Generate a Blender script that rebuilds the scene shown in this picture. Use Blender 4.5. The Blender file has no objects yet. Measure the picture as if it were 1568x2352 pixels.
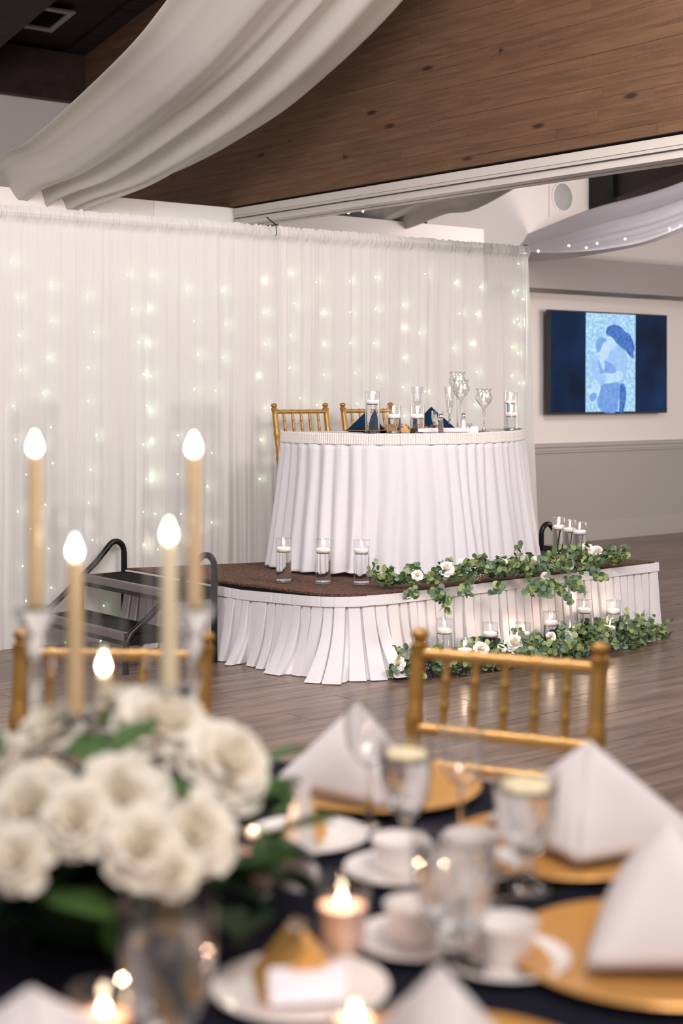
import bpy, math, random
from mathutils import Vector, Matrix, noise

# ------------------------------------------------------------------ frame
E, F, CX, HY = 1.42, 3450.0, 784.0, 898.0          # eye height, focal length in px, principal point
TH = math.radians(38.8)
CT, ST = math.cos(TH), math.sin(TH)
sc = bpy.context.scene
col = sc.collection
random.seed(7)

cd = bpy.data.cameras.new('camera'); cam = bpy.data.objects.new('camera', cd); col.objects.link(cam)
cam.location = (0, 0, E); cam.rotation_euler = (math.pi/2, 0, 0)
cd.sensor_width = 36; cd.sensor_fit = 'AUTO'; cd.lens = F/2352*36
cd.shift_y = -(1176-HY)/2352; cd.clip_start = 0.05; cd.clip_end = 100
cd.dof.use_dof = True; cd.dof.focus_distance = 8.3; cd.dof.aperture_fstop = 2.45; cd.dof.aperture_blades = 0
sc.camera = cam
sc.view_settings.view_transform = 'Standard'; sc.view_settings.look = 'None'
sc.view_settings.exposure = 0.0; sc.view_settings.gamma = 1.0; sc.view_settings.use_curve_mapping = False
try:
    sc.cycles.use_denoising = True; sc.cycles.caustics_reflective = False; sc.cycles.caustics_refractive = False
    sc.cycles.sample_clamp_indirect = 4.0; sc.cycles.transparent_max_bounces = 24; sc.cycles.max_bounces = 10
    sc.cycles.transmission_bounces = 10; sc.cycles.diffuse_bounces = 4
except Exception: pass

w = bpy.data.worlds.new('world'); sc.world = w; w.use_nodes = True
w.node_tree.nodes['Background'].inputs[0].default_value = (0.93, 0.88, 0.92, 1)
w.node_tree.nodes['Background'].inputs[1].default_value = 0.5

def R(u, n, z): return Vector((u*CT-n*ST, u*ST+n*CT, z))
def area(name, loc, target, sx, sy, power, colr=(1, .93, .87)):
    l = bpy.data.lights.new(name, 'AREA'); l.shape = 'RECTANGLE'; l.size = sx; l.size_y = sy; l.energy = power; l.color = colr
    o = bpy.data.objects.new(name, l); col.objects.link(o); o.location = loc
    o.rotation_euler = (Vector(target)-Vector(loc)).to_track_quat('-Z', 'Y').to_euler(); return o
area('hall_fill', (-.9, 3.2, 3.7), (0.4, 8.4, 0.9), 2.6, 1.6, 250, (1, .95, .94))  # soft fill added over the hall, like bounced flash; no real fitting
area('beam_fill', tuple(R(4.9, 2.9, 3.3)), tuple(R(6.2, 5.0, 3.5)), .6, .6, 60, (1, .86, .72))  # added light that brightens the near end of the timber beam
area('stage_fill', (3.2, 5.2, 3.7), (0.8, 8.6, 0.6), 2.0, 1.6, 100, (1, .95, .93))  # unseen fill added to lift the stage and backdrop
area('far_room_fill', (6.4, 9.8, 1.9), (2.9, 13.3, 2.5), 2.0, 1.4, 170, (1, .90, .84))  # added out of frame to brighten the far wall
area('far_swag_fill', tuple(R(8.55, 6.3, 3.0)), tuple(R(9.6, 9.2, 2.6)), .8, .8, 24, (1, .94, .95)).data.spread = math.radians(100)  # added out of frame to light the near side of the lilac swag
area('table_fill', (0.7, 0.5, 3.0), (-.1, 1.9, 0.8), 1.0, 1.0, 52, (1, .92, .88))  # added fill above the viewer for the near table

for k_, p_ in enumerate(((-1.6, .4, 3.2), (1.9, -.3, 3.3), (2.4, 2.6, 3.4), (-2.3, 2.4, 3.3), (.2, -1.2, 3.2), (1.3, 1.3, 3.5))):
    l_ = bpy.data.lights.new('ceiling_spotlight', 'POINT'); l_.energy = 9; l_.color = (1, .93, .86); l_.shadow_soft_size = .05
    o_ = bpy.data.objects.new('ceiling_spotlight', l_); col.objects.link(o_); o_.location = p_

# ------------------------------------------------------------------ helpers
def G(px, py, z):
    Z = (E-z)*F/(py-HY); return Vector(((px-CX)/F*Z, Z, z))
def P(px, py, Z): return Vector(((px-CX)/F*Z, Z, E-(py-HY)*Z/F))
def Upl(px, py, u):
    a = (px-CX)/F; Z = u/(a*CT+ST); return P(px, py, Z)
def Npl(px, py, n):
    a = (px-CX)/F; Z = n/(-a*ST+CT); return P(px, py, Z)
def R(u, n, z): return Vector((u*CT-n*ST, u*ST+n*CT, z))
def toR(p): return (p.x*CT+p.y*ST, -p.x*ST+p.y*CT, p.z)
def Zof(px, Z, z): return Vector(((px-CX)/F*Z, Z, z))
def rnd(a, b): return random.uniform(a, b)
def fbm(x, y=0.0, z=0.0): return noise.noise(Vector((x, y, z)))

class MB:
    def __init__(s): s.v = []; s.f = []; s.m = []; s.cur = 0
    def add(s, vs, fs):
        b = len(s.v); s.v += [tuple(v) for v in vs]
        for f in fs: s.f.append([b+i for i in f]); s.m.append(s.cur)
        return s
    def box(s, c, d, M=None):
        x, y, z = d[0]/2, d[1]/2, d[2]/2
        vs = [Vector((sx*x, sy*y, sz*z))+Vector(c) for sx in (-1, 1) for sy in (-1, 1) for sz in (-1, 1)]
        if M: vs = [M @ v for v in vs]
        return s.add(vs, [(0, 1, 3, 2), (4, 6, 7, 5), (0, 4, 5, 1), (2, 3, 7, 6), (0, 2, 6, 4), (1, 5, 7, 3)])
    def rbox(s, u0, u1, n0, n1, z0, z1):
        vs = [R(a, b, c) for a in (u0, u1) for b in (n0, n1) for c in (z0, z1)]
        return s.add(vs, [(0, 1, 3, 2), (4, 6, 7, 5), (0, 4, 5, 1), (2, 3, 7, 6), (0, 2, 6, 4), (1, 5, 7, 3)])
    def prism(s, poly, d):          # poly: list of Vector, extruded by vector d
        n = len(poly); d = Vector(d)
        vs = [Vector(p) for p in poly]+[Vector(p)+d for p in poly]
        fs = [tuple(range(n))[::-1], tuple(range(n, 2*n))]+[(i, (i+1) % n, n+(i+1) % n, n+i) for i in range(n)]
        return s.add(vs, fs)
    def lathe(s, prof, seg=24, c=(0, 0, 0), M=None, flute=None):
        vs = []; c = Vector(c)
        for r, z in prof:
            for k in range(seg):
                a = 2*math.pi*k/seg; rr = r
                if flute: rr = r*(1+flute[1]*math.cos(flute[0]*a)*flute[2](z))
                p = Vector((rr*math.cos(a), rr*math.sin(a), z))
                if M: p = M @ p
                vs.append(p+c)
        fs = []
        for i in range(len(prof)-1):
            for k in range(seg):
                k2 = (k+1) % seg; fs.append((i*seg+k, i*seg+k2, (i+1)*seg+k2, (i+1)*seg+k))
        if prof[0][0] > 1e-5: fs.append(tuple(range(seg))[::-1])
        if prof[-1][0] > 1e-5 and prof[0] != prof[-1]: fs.append(tuple((len(prof)-1)*seg+k for k in range(seg)))
        return s.add(vs, fs)
    def tube(s, pts, r, seg=8):
        pts = [Vector(p) for p in pts]; n = len(pts); vs = []; up = Vector((.13, .21, .97))
        rr = r if isinstance(r, (list, tuple)) else [r]*n
        for i, p in enumerate(pts):
            t = (pts[min(i+1, n-1)]-pts[max(i-1, 0)]).normalized()
            a = t.cross(up)
            if a.length < .05: a = t.cross(Vector((1, .2, 0)))
            a.normalize(); b = t.cross(a)
            for k in range(seg):
                q = 2*math.pi*k/seg; vs.append(p+(a*math.cos(q)+b*math.sin(q))*rr[i])
        fs = [(i*seg+k, i*seg+(k+1) % seg, (i+1)*seg+(k+1) % seg, (i+1)*seg+k) for i in range(n-1) for k in range(seg)]
        fs += [tuple(range(seg))[::-1], tuple((n-1)*seg+k for k in range(seg))]
        return s.add(vs, fs)
    def grid(s, fn, nu, nv):
        vs = [fn(i/nu, j/nv) for j in range(nv+1) for i in range(nu+1)]
        fs = [(j*(nu+1)+i, j*(nu+1)+i+1, (j+1)*(nu+1)+i+1, (j+1)*(nu+1)+i) for j in range(nv) for i in range(nu)]
        return s.add(vs, fs)
    def mesh(s, name, mats, smooth=True):
        me = bpy.data.meshes.new(name); me.from_pydata(s.v, [], s.f)
        for m in (mats if isinstance(mats, (list, tuple)) else [mats]): me.materials.append(m)
        if isinstance(mats, (list, tuple)) and len(mats) > 1: me.polygons.foreach_set('material_index', s.m)
        me.polygons.foreach_set('use_smooth', [smooth]*len(me.polygons)); me.update()
        if smooth and len(me.polygons) < 6000: me.set_sharp_from_angle(angle=math.radians(48))
        return me
    def obj(s, name, mats, parent=None, smooth=True, loc=None, **tags):
        # a top-level mesh gets its origin at the middle of its base
        if parent is None and loc is None:
            xs = [v[0] for v in s.v]; ys = [v[1] for v in s.v]; z0 = min(v[2] for v in s.v)
            o0 = Vector(((min(xs)+max(xs))/2, (min(ys)+max(ys))/2, z0)); s.v = [tuple(Vector(v)-o0) for v in s.v]; loc = o0
        me = s.mesh(name, mats, smooth)
        return link(name, me, parent, loc, **tags)
def link(name, me, parent=None, loc=None, rot=None, scale=None, **tags):
    o = bpy.data.objects.new(name, me); col.objects.link(o)
    if parent is not None: o.parent = parent
    if loc is not None: o.location = loc
    if rot is not None: o.rotation_euler = rot
    if scale is not None: o.scale = (scale,)*3 if not isinstance(scale, (tuple, list)) else scale
    for k, v in tags.items():
        if v is not None: o[k] = v
    return o
def thing(name, label, cat, loc, rz=0, group=None, kind=None):
    o = bpy.data.objects.new(name, None); col.objects.link(o); o.location = loc; o.rotation_euler = (0, 0, rz)
    o.empty_display_size = .05; o['label'] = label; o['category'] = cat
    if group: o['group'] = group
    if kind: o['kind'] = kind
    return o
def kids(o): return [c for c in CH.get(o.name, [])]
CH = {}
def dup(root, loc, rz, label, group=None, scale=None):
    r = root.copy(); col.objects.link(r); r.location = loc; r.rotation_euler = (0, 0, rz); r['label'] = label
    if group: r['group'] = group
    if scale: r.scale = scale
    for ch in root.children:
        c = ch.copy(); col.objects.link(c); c.parent = r
        for g in ch.children:
            d = g.copy(); col.objects.link(d); d.parent = c
    return r

# ------------------------------------------------------------------ materials
def nt(name):
    m = bpy.data.materials.new(name); m.use_nodes = True; t = m.node_tree
    return m, t, t.nodes, t.links, t.nodes['Principled BSDF']
def basic(name, c, rough=.5, metal=0, bump=0, bscale=60, spec=None, sheen=0, vary=0, emit=None, estr=0, coat=0):
    m, t, N, L, b = nt(name)
    b.inputs['Base Color'].default_value = (*c, 1); b.inputs['Roughness'].default_value = rough; b.inputs['Metallic'].default_value = metal
    if spec is not None: b.inputs['Specular IOR Level'].default_value = spec
    if sheen: b.inputs['Sheen Weight'].default_value = sheen
    if coat: b.inputs['Coat Weight'].default_value = coat
    tc = N.new('ShaderNodeTexCoord')
    if bump or vary:
        n = N.new('ShaderNodeTexNoise'); n.inputs['Scale'].default_value = bscale; n.inputs['Detail'].default_value = 4
        L.new(tc.outputs['Object'], n.inputs['Vector'])
    if bump:
        bp = N.new('ShaderNodeBump'); bp.inputs['Strength'].default_value = bump; bp.inputs['Distance'].default_value = .01
        L.new(n.outputs['Fac'], bp.inputs['Height']); L.new(bp.outputs['Normal'], b.inputs['Normal'])
    if vary:
        mx = N.new('ShaderNodeMix'); mx.data_type = 'RGBA'
        mx.inputs[6].default_value = (*[x*(1-vary) for x in c], 1); mx.inputs[7].default_value = (*[min(1, x*(1+vary)) for x in c], 1)
        L.new(n.outputs['Fac'], mx.inputs[0]); L.new(mx.outputs[2], b.inputs['Base Color'])
    if emit: b.inputs['Emission Color'].default_value = (*emit, 1); b.inputs['Emission Strength'].default_value = estr
    return m
def cloth(name, c, trans=.25, rough=.85, transp=0.0, bump=.15, bscale=220, vary=.03, stretch=None):
    m, t, N, L, b = nt(name)
    out = N['Material Output']
    tc = N.new('ShaderNodeTexCoord'); n = N.new('ShaderNodeTexNoise'); n.inputs['Scale'].default_value = bscale; n.inputs['Detail'].default_value = 3
    if stretch:
        mp = N.new('ShaderNodeMapping'); mp.inputs['Scale'].default_value = stretch; L.new(tc.outputs['Object'], mp.inputs[0]); L.new(mp.outputs[0], n.inputs['Vector'])
    else: L.new(tc.outputs['Object'], n.inputs['Vector'])
    mx = N.new('ShaderNodeMix'); mx.data_type = 'RGBA'
    mx.inputs[6].default_value = (*[x*(1-vary) for x in c], 1); mx.inputs[7].default_value = (*[min(1, x*(1+vary)) for x in c], 1)
    L.new(n.outputs['Fac'], mx.inputs[0])
    bp = N.new('ShaderNodeBump'); bp.inputs['Strength'].default_value = bump; bp.inputs['Distance'].default_value = .004; L.new(n.outputs['Fac'], bp.inputs['Height'])
    b.inputs['Roughness'].default_value = rough; b.inputs['Specular IOR Level'].default_value = .25; b.inputs['Sheen Weight'].default_value = .15
    L.new(mx.outputs[2], b.inputs['Base Color']); L.new(bp.outputs[0], b.inputs['Normal'])
    tr = N.new('ShaderNodeBsdfTranslucent'); L.new(mx.outputs[2], tr.inputs['Color'])
    s1 = N.new('ShaderNodeMixShader'); s1.inputs[0].default_value = trans; L.new(b.outputs[0], s1.inputs[1]); L.new(tr.outputs[0], s1.inputs[2])
    last = s1
    if transp:
        tp = N.new('ShaderNodeBsdfTransparent'); s2 = N.new('ShaderNodeMixShader'); s2.inputs[0].default_value = transp
        L.new(s1.outputs[0], s2.inputs[1]); L.new(tp.outputs[0], s2.inputs[2]); last = s2
    L.new(last.outputs[0], out.inputs['Surface']); return m
def wood(name, dark, mid, light, grain=(1.2, 22, 22), rough=.4, bump=.15, per_object=.25, knots=False, sc_=1.0, saw=False):
    m, t, N, L, b = nt(name)
    tc = N.new('ShaderNodeTexCoord'); oi = N.new('ShaderNodeObjectInfo'); mp = N.new('ShaderNodeMapping')
    mp.inputs['Scale'].default_value = grain; L.new(tc.outputs['Object'], mp.inputs[0])
    cm = N.new('ShaderNodeCombineXYZ'); ml = N.new('ShaderNodeMath'); ml.operation = 'MULTIPLY'; ml.inputs[1].default_value = 37.0
    L.new(oi.outputs['Random'], ml.inputs[0])
    for k in range(3): L.new(ml.outputs[0], cm.inputs[k])
    L.new(cm.outputs[0], mp.inputs['Location'])
    n = N.new('ShaderNodeTexNoise'); n.inputs['Scale'].default_value = 1.0*sc_; n.inputs['Detail'].default_value = 7; n.inputs['Roughness'].default_value = .62; n.inputs['Distortion'].default_value = .7
    L.new(mp.outputs[0], n.inputs['Vector'])
    cr = N.new('ShaderNodeValToRGB'); e = cr.color_ramp.elements
    e[0].position = .32; e[0].color = (*dark, 1); e[1].position = .72; e[1].color = (*light, 1); q = e.new(.5); q.color = (*mid, 1)
    L.new(n.outputs['Fac'], cr.inputs[0])
    hv = N.new('ShaderNodeHueSaturation'); mr = N.new('ShaderNodeMapRange'); mr.inputs[3].default_value = 1-per_object; mr.inputs[4].default_value = 1+per_object
    L.new(oi.outputs['Random'], mr.inputs[0]); L.new(mr.outputs[0], hv.inputs['Value']); L.new(cr.outputs[0], hv.inputs['Color'])
    src = hv.outputs[0]
    if knots:
        vo = N.new('ShaderNodeTexVoronoi'); vo.inputs['Scale'].default_value = 1; mp2 = N.new('ShaderNodeMapping'); mp2.inputs['Scale'].default_value = (1.7, 1.7, 5.5)
        L.new(tc.outputs['Object'], mp2.inputs[0]); L.new(mp2.outputs[0], vo.inputs['Vector']); L.new(cm.outputs[0], mp2.inputs['Location'])
        c2 = N.new('ShaderNodeValToRGB'); c2.color_ramp.elements[0].position = .05; c2.color_ramp.elements[0].color = (.22, .17, .15, 1); c2.color_ramp.elements[1].position = .11; c2.color_ramp.elements[1].color = (1, 1, 1, 1)
        L.new(vo.outputs['Distance'], c2.inputs[0]); mm = N.new('ShaderNodeMix'); mm.data_type = 'RGBA'; mm.blend_type = 'MULTIPLY'; mm.inputs[0].default_value = 1
        L.new(src, mm.inputs[6]); L.new(c2.outputs[0], mm.inputs[7]); src = mm.outputs[2]
    L.new(src, b.inputs['Base Color']); b.inputs['Roughness'].default_value = rough
    bp = N.new('ShaderNodeBump'); bp.inputs['Strength'].default_value = bump; bp.inputs['Distance'].default_value = .004
    h = n.outputs['Fac']
    if saw:
        wv = N.new('ShaderNodeTexNoise'); mp3 = N.new('ShaderNodeMapping'); mp3.inputs['Scale'].default_value = (150, 1, 5); L.new(tc.outputs['Object'], mp3.inputs[0]); L.new(mp3.outputs[0], wv.inputs['Vector']); wv.inputs['Scale'].default_value = 1
        ad = N.new('ShaderNodeMath'); L.new(n.outputs['Fac'], ad.inputs[0]); L.new(wv.outputs['Fac'], ad.inputs[1]); h = ad.outputs[0]
    L.new(h, bp.inputs['Height']); L.new(bp.outputs[0], b.inputs['Normal']); return m
def thin_glass(name, tint=(1, 1, 1), edge=.55, base=.05, rough=.02):
    m, t, N, L, b = nt(name); N.remove(b); out = N['Material Output']
    tp = N.new('ShaderNodeBsdfTransparent'); tp.inputs[0].default_value = (*tint, 1)
    gl = N.new('ShaderNodeBsdfGlossy'); gl.inputs['Roughness'].default_value = rough
    lw = N.new('ShaderNodeLayerWeight'); lw.inputs['Blend'].default_value = .5
    pw = N.new('ShaderNodeMath'); pw.operation = 'POWER'; pw.inputs[1].default_value = 3.2; L.new(lw.outputs['Facing'], pw.inputs[0])
    mr = N.new('ShaderNodeMapRange'); mr.inputs[3].default_value = base; mr.inputs[4].default_value = edge; L.new(pw.outputs[0], mr.inputs[0])
    ms = N.new('ShaderNodeMixShader'); L.new(mr.outputs[0], ms.inputs[0]); L.new(tp.outputs[0], ms.inputs[1]); L.new(gl.outputs[0], ms.inputs[2]); L.new(ms.outputs[0], out.inputs[0])
    return m
def solid_glass(name, ior=1.45, tint=(1, 1, 1), rough=0.0):
    m, t, N, L, b = nt(name); N.remove(b); g = N.new('ShaderNodeBsdfGlass'); g.inputs['IOR'].default_value = ior; g.inputs['Color'].default_value = (*tint, 1); g.inputs['Roughness'].default_value = rough
    L.new(g.outputs[0], N['Material Output'].inputs[0]); return m
def emis(name, c, s):
    m, t, N, L, b = nt(name); N.remove(b); e = N.new('ShaderNodeEmission'); e.inputs[0].default_value = (*c, 1); e.inputs[1].default_value = s
    L.new(e.outputs[0], N['Material Output'].inputs[0]); return m

M = {}
M['white_wall'] = basic('white_wall', (.74, .67, .63), .75, bump=.05, bscale=90, vary=.02)
M['ledge_wall'] = basic('ledge_wall', (.80, .74, .71), .75, bump=.05, bscale=90, vary=.02)
M['grey_wall'] = basic('grey_wall', (.36, .325, .305), .7, bump=.05, bscale=90, vary=.02)
M['grey_trim'] = basic('grey_trim', (.39, .35, .33), .45, vary=.02, bscale=6)
M['fascia'] = basic('fascia_paint', (.31, .275, .265), .6, bump=.03, vary=.03, bscale=6)
M['track'] = basic('track_paint', (.56, .52, .49), .4, vary=.04, bscale=9)
M['groove'] = basic('track_groove', (.05, .045, .04), .7, vary=.1)
M['floor_wood'] = wood('floor_plank_wood', (.070, .040, .028), (.152, .094, .066), (.240, .162, .122), grain=(1.5, 20, 20), rough=.38, bump=.14, per_object=.16)
M['beam_wood'] = wood('glulam_wood', (.088, .043, .022), (.122, .062, .032), (.160, .085, .046), grain=(2.2, 34, 40), rough=.6, bump=.35, per_object=.045, knots=True, saw=True)
M['dark_wood'] = wood('ceiling_wood', (.012, .006, .005), (.019, .009, .007), (.030, .015, .011), grain=(1.2, 18, 18), rough=.6, bump=.1, per_object=.15)
M['header_wood'] = wood('header_wood', (.018, .007, .005), (.028, .011, .007), (.045, .020, .012), grain=(1.2, 9, 9), rough=.6, bump=.1, per_object=.05)
M['carpet'] = basic('stage_carpet', (.115, .052, .032), .95, bump=1.0, bscale=110, vary=.6)
M['black'] = basic('black_metal', (.006, .006, .006), .3, spec=.3, vary=.1, bscale=20)
M['tread'] = basic('tread_rubber', (.008, .007, .007), .8, spec=.1, bump=.2, bscale=200)
M['alu'] = basic('step_nosing', (.20, .175, .17), .45, metal=.3, vary=.05)
M['gold'] = basic('gold_paint', (.34, .175, .038), .36, metal=.45, bump=.1, bscale=50, vary=.1)
M['gold_rail'] = basic('gold_paint_rail', (.47, .255, .075), .34, metal=.45, bump=.1, bscale=50, vary=.1)
M['charger'] = basic('gold_charger', (.66, .33, .085), .32, metal=.4, bump=.1, bscale=80, vary=.08)
M['sheer'] = cloth('sheer_voile', (.86, .832, .815), trans=.38, transp=.13, bump=.12, bscale=30, vary=.04, stretch=(6, 6, .3))
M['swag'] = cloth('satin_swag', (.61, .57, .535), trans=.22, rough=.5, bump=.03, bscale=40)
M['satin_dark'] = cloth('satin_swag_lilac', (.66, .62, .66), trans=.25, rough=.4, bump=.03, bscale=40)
M['skirt'] = cloth('polyester_skirt', (.76, .73, .76), trans=.15, rough=.6, bump=.1, bscale=25)
M['skirt2'] = cloth('stage_skirt_cloth', (.77, .73, .75), trans=.12, rough=.6, bump=.1, bscale=25)
M['linen'] = cloth('napkin_linen', (.83, .76, .75), trans=.15, bump=.2, bscale=300)
M['navy'] = cloth('navy_linen', (.006, .028, .07), trans=.05, bump=.3, bscale=300, vary=.2)
M['tablecloth'] = cloth('midnight_tablecloth', (.007, .007, .014), trans=.02, bump=.2, bscale=200, vary=.2)
M['wax'] = basic('white_wax', (.93, .82, .76), .45, spec=.4, vary=.02); M['wax'].node_tree.nodes['Principled BSDF'].inputs['Subsurface Weight'].default_value = .3; M['wax'].node_tree.nodes['Principled BSDF'].inputs['Subsurface Radius'].default_value = (.02, .012, .008)
M['peach_wax'] = basic('peach_wax', (.93, .62, .48), .5, vary=.03)
M['ivory'] = basic('ivory_wax', (.76, .53, .28), .5, vary=.05)
M['ivory_pale'] = basic('pale_ivory_wax', (.88, .74, .48), .5, vary=.05)
M['wick'] = basic('wick', (.03, .02, .015), .9, vary=.1)
M['flame'] = emis('candle_flame', (1, .80, .55), 28)
M['flame_big'] = emis('taper_flame', (1, .93, .78), 26)
M['bulb'] = emis('fairy_bulb', (.70, 1, .62), 75)
M['bulb_cool'] = emis('fairy_bulb_cool', (.92, .90, 1), 55)
M['wire'] = basic('clear_wire', (.45, .45, .42), .5, vary=.05)
M['glass'] = thin_glass('clear_glass')
M['glass_fg'] = thin_glass('goblet_glass', edge=.8, base=.10)
M['chim'] = thin_glass('chimney_glass', tint=(.992, .99, .992), edge=.5, base=.03, rough=.04)
M['crystal'] = solid_glass('crystal', 1.5)
M['gbase'] = solid_glass('thick_glass', 1.45, (.98, 1, .99))
M['water'] = solid_glass('water', 1.33)
M['porcelain'] = basic('porcelain', (.86, .80, .77), .18, vary=.01, coat=.3)
M['silver'] = basic('silver', (.75, .73, .72), .22, metal=1, vary=.03)
M['pepper'] = basic('pepper', (.20, .13, .10), .9, vary=.6, bscale=900)
M['salt'] = basic('salt', (.9, .88, .87), .8, vary=.05)
M['leafA'] = basic('eucalyptus_dark', (.062, .112, .045), .45, vary=.35, bscale=9)
M['leafB'] = basic('eucalyptus_blue', (.110, .178, .108), .5, vary=.3, bscale=9)
M['leafC'] = basic('eucalyptus_lime', (.25, .31, .10), .45, vary=.3, bscale=9)
M['stem'] = basic('garland_stem', (.30, .32, .10), .6, vary=.2)
M['rose'] = cloth('rose_petal', (.95, .92, .88), trans=.25, rough=.7, bump=.05, bscale=60)
M['rose_heart'] = cloth('rose_heart', (.92, .80, .60), trans=.2, rough=.7, bump=.05, bscale=60)
M['seed'] = basic('seed_heads', (.66, .70, .48), .6, vary=.2)
M['fleaf'] = basic('fresh_leaf', (.045, .11, .02), .45, vary=.4, bscale=30)
M['fleaf_dark'] = basic('deep_leaf', (.012, .028, .010), .5, vary=.4, bscale=30)
M['petal'] = cloth('peony_petal', (.94, .88, .77), trans=.3, rough=.75, bump=.1, bscale=80, vary=.06)
M['card'] = basic('white_card', (.80, .77, .84), .6, vary=.02)
M['goldbox'] = basic('gold_card_box', (.66, .36, .10), .45, metal=.25, vary=.06)
M['copper'] = basic('dried_petals', (.42, .15, .05), .5, vary=.5, bscale=60)
M['lemon'] = basic('lemon_slice', (.93, .78, .50), .4, vary=.1, bscale=50)
M['grille'] = basic('speaker_grille', (.42, .40, .385), .6, bump=.4, bscale=500)
M['vent'] = basic('vent_metal', (.50, .44, .44), .4, vary=.05)
M['tv_body'] = basic('tv_bezel', (.02, .018, .02), .3, vary=.1)
M['tray'] = basic('pale_tray', (.72, .70, .72), .3, vary=.03)

for k_ in ('navy', 'tablecloth'):
    M[k_].node_tree.nodes['Principled BSDF'].inputs['Sheen Weight'].default_value = 0; M[k_].node_tree.nodes['Principled BSDF'].inputs['Specular IOR Level'].default_value = .12
def contrast(m, lo, hi):
    t = m.node_tree; n = [x for x in t.nodes if x.type == 'TEX_NOISE'][0]; mx = [x for x in t.nodes if x.type == 'MIX'][0]
    q = t.nodes.new('ShaderNodeMapRange'); q.inputs[1].default_value = lo; q.inputs[2].default_value = hi; t.links.new(n.outputs['Fac'], q.inputs[0]); t.links.new(q.outputs[0], mx.inputs[0])
contrast(M['carpet'], .42, .58)
M['floor_wood'].node_tree.nodes['Principled BSDF'].inputs['Specular IOR Level'].default_value = .35
M['floor_wood'].node_tree.nodes['Principled BSDF'].inputs['Coat Weight'].default_value = .3; M['floor_wood'].node_tree.nodes['Principled BSDF'].inputs['Coat Roughness'].default_value = .2
# ------------------------------------------------------------------ shell
NB = 11.2
NA, NL, ZL = 9.65, 9.0, 2.75            # back wall plane, ledge wall plane, ledge height
RT = 38.8
# floor: base slab + the planks one can tell apart
fl = MB(); fl.rbox(-3, 16, -6, NA+.3, -.12, -.0028)
fm, t_, N_, L_, b_ = nt('far_floor'); 
tc = N_.new('ShaderNodeTexCoord'); mp = N_.new('ShaderNodeMapping'); br = N_.new('ShaderNodeTexBrick'); nz = N_.new('ShaderNodeTexNoise'); mp2 = N_.new('ShaderNodeMapping')
mp.inputs['Rotation'].default_value = (0, 0, -TH); L_.new(tc.outputs['Object'], mp.inputs[0])
L_.new(mp.outputs[0], br.inputs['Vector']); br.inputs['Scale'].default_value = 1; br.inputs['Brick Width'].default_value = 1.22; br.inputs['Row Height'].default_value = .18; br.inputs['Mortar Size'].default_value = .002
br.inputs['Color1'].default_value = (.135, .088, .066, 1); br.inputs['Color2'].default_value = (.18, .12, .092, 1); br.inputs['Mortar'].default_value = (.06, .04, .035, 1)
mp2.inputs['Scale'].default_value = (1.5, 20, 1); L_.new(mp.outputs[0], mp2.inputs[0]); L_.new(mp2.outputs[0], nz.inputs['Vector']); nz.inputs['Scale'].default_value = 1; nz.inputs['Detail'].default_value = 6
hh = N_.new('ShaderNodeHueSaturation'); mr_ = N_.new('ShaderNodeMapRange'); mr_.inputs[1].default_value = .3; mr_.inputs[2].default_value = .7; mr_.inputs[3].default_value = .7; mr_.inputs[4].default_value = 1.35
L_.new(nz.outputs['Fac'], mr_.inputs[0]); L_.new(mr_.outputs[0], hh.inputs['Value']); L_.new(br.outputs['Color'], hh.inputs['Color']); L_.new(hh.outputs[0], b_.inputs['Base Color']); b_.inputs['Roughness'].default_value = .4
floor = fl.obj('floor', fm, smooth=False, loc=(0, 0, 0), kind='structure')
pl = MB(); L0, W0, TK = 1.22, .18, .012
a, b = L0/2-.0012, W0/2-.0012
pl.add([(-a, -b, -TK), (a, -b, -TK), (a, b, -TK), (-a, b, -TK), (-a, -b, -.0015), (a, -b, -.0015), (a, b, -.0015), (-a, b, -.0015),
        (-a+.002, -b+.002, 0), (a-.002, -b+.002, 0), (a-.002, b-.002, 0), (-a+.002, b-.002, 0)],
       [(3, 2, 1, 0), (0, 1, 5, 4), (1, 2, 6, 5), (2, 3, 7, 6), (3, 0, 4, 7), (4, 5, 9, 8), (5, 6, 10, 9), (6, 7, 11, 10), (7, 4, 8, 11), (8, 9, 10, 11)])
plank_me = pl.mesh('plank', M['floor_wood'], False)
cand = []
for r in range(-40, 60):
    off = (r*.41) % 1.22
    for c in range(-8, 14):
        u, n = c*1.22+off, r*.18
        ok = False; zz = 0
        for du, dn in ((0, 0), (.6, .09), (-.6, .09), (.6, -.09), (-.6, -.09), (.3, 0), (-.3, 0)):
            p = R(u+du, n+dn, 0)
            if p.y < 2.3: continue
            x = CX+p.x/p.y*F; y = HY+E/p.y*F
            if -40 < x < 1610 and y < 2352: ok = True
        p = R(u, n, 0)
        if not ok or n > NA-.1: continue
        uu, nn, _ = toR(p)
        if nn > 7.7 and uu < 7.0: continue        # behind the drape
        x = CX+p.x/max(p.y, .5)*F
        if 5.2 < uu < 6.3 and 5.85 < nn < 7.6: continue   # under the stage
        cand.append((p.y, u, n))
cand.sort(); PL = cand[:300]
for k, (_, u, n) in enumerate(PL):
    link('plank', plank_me, floor, R(u, n, 0), (rnd(-.0004, .0004), 0, TH+(math.pi if random.random() < .5 else 0)))
# remaining far planks stay real geometry, joined
rest = MB()
for _, u, n in cand[300:]: rest.rbox(u-a, u+a, n-b, n+b, -.011, -.0006)
if rest.v: rest.obj('far_planks', fm, floor, smooth=False, kind='stuff')

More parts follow.
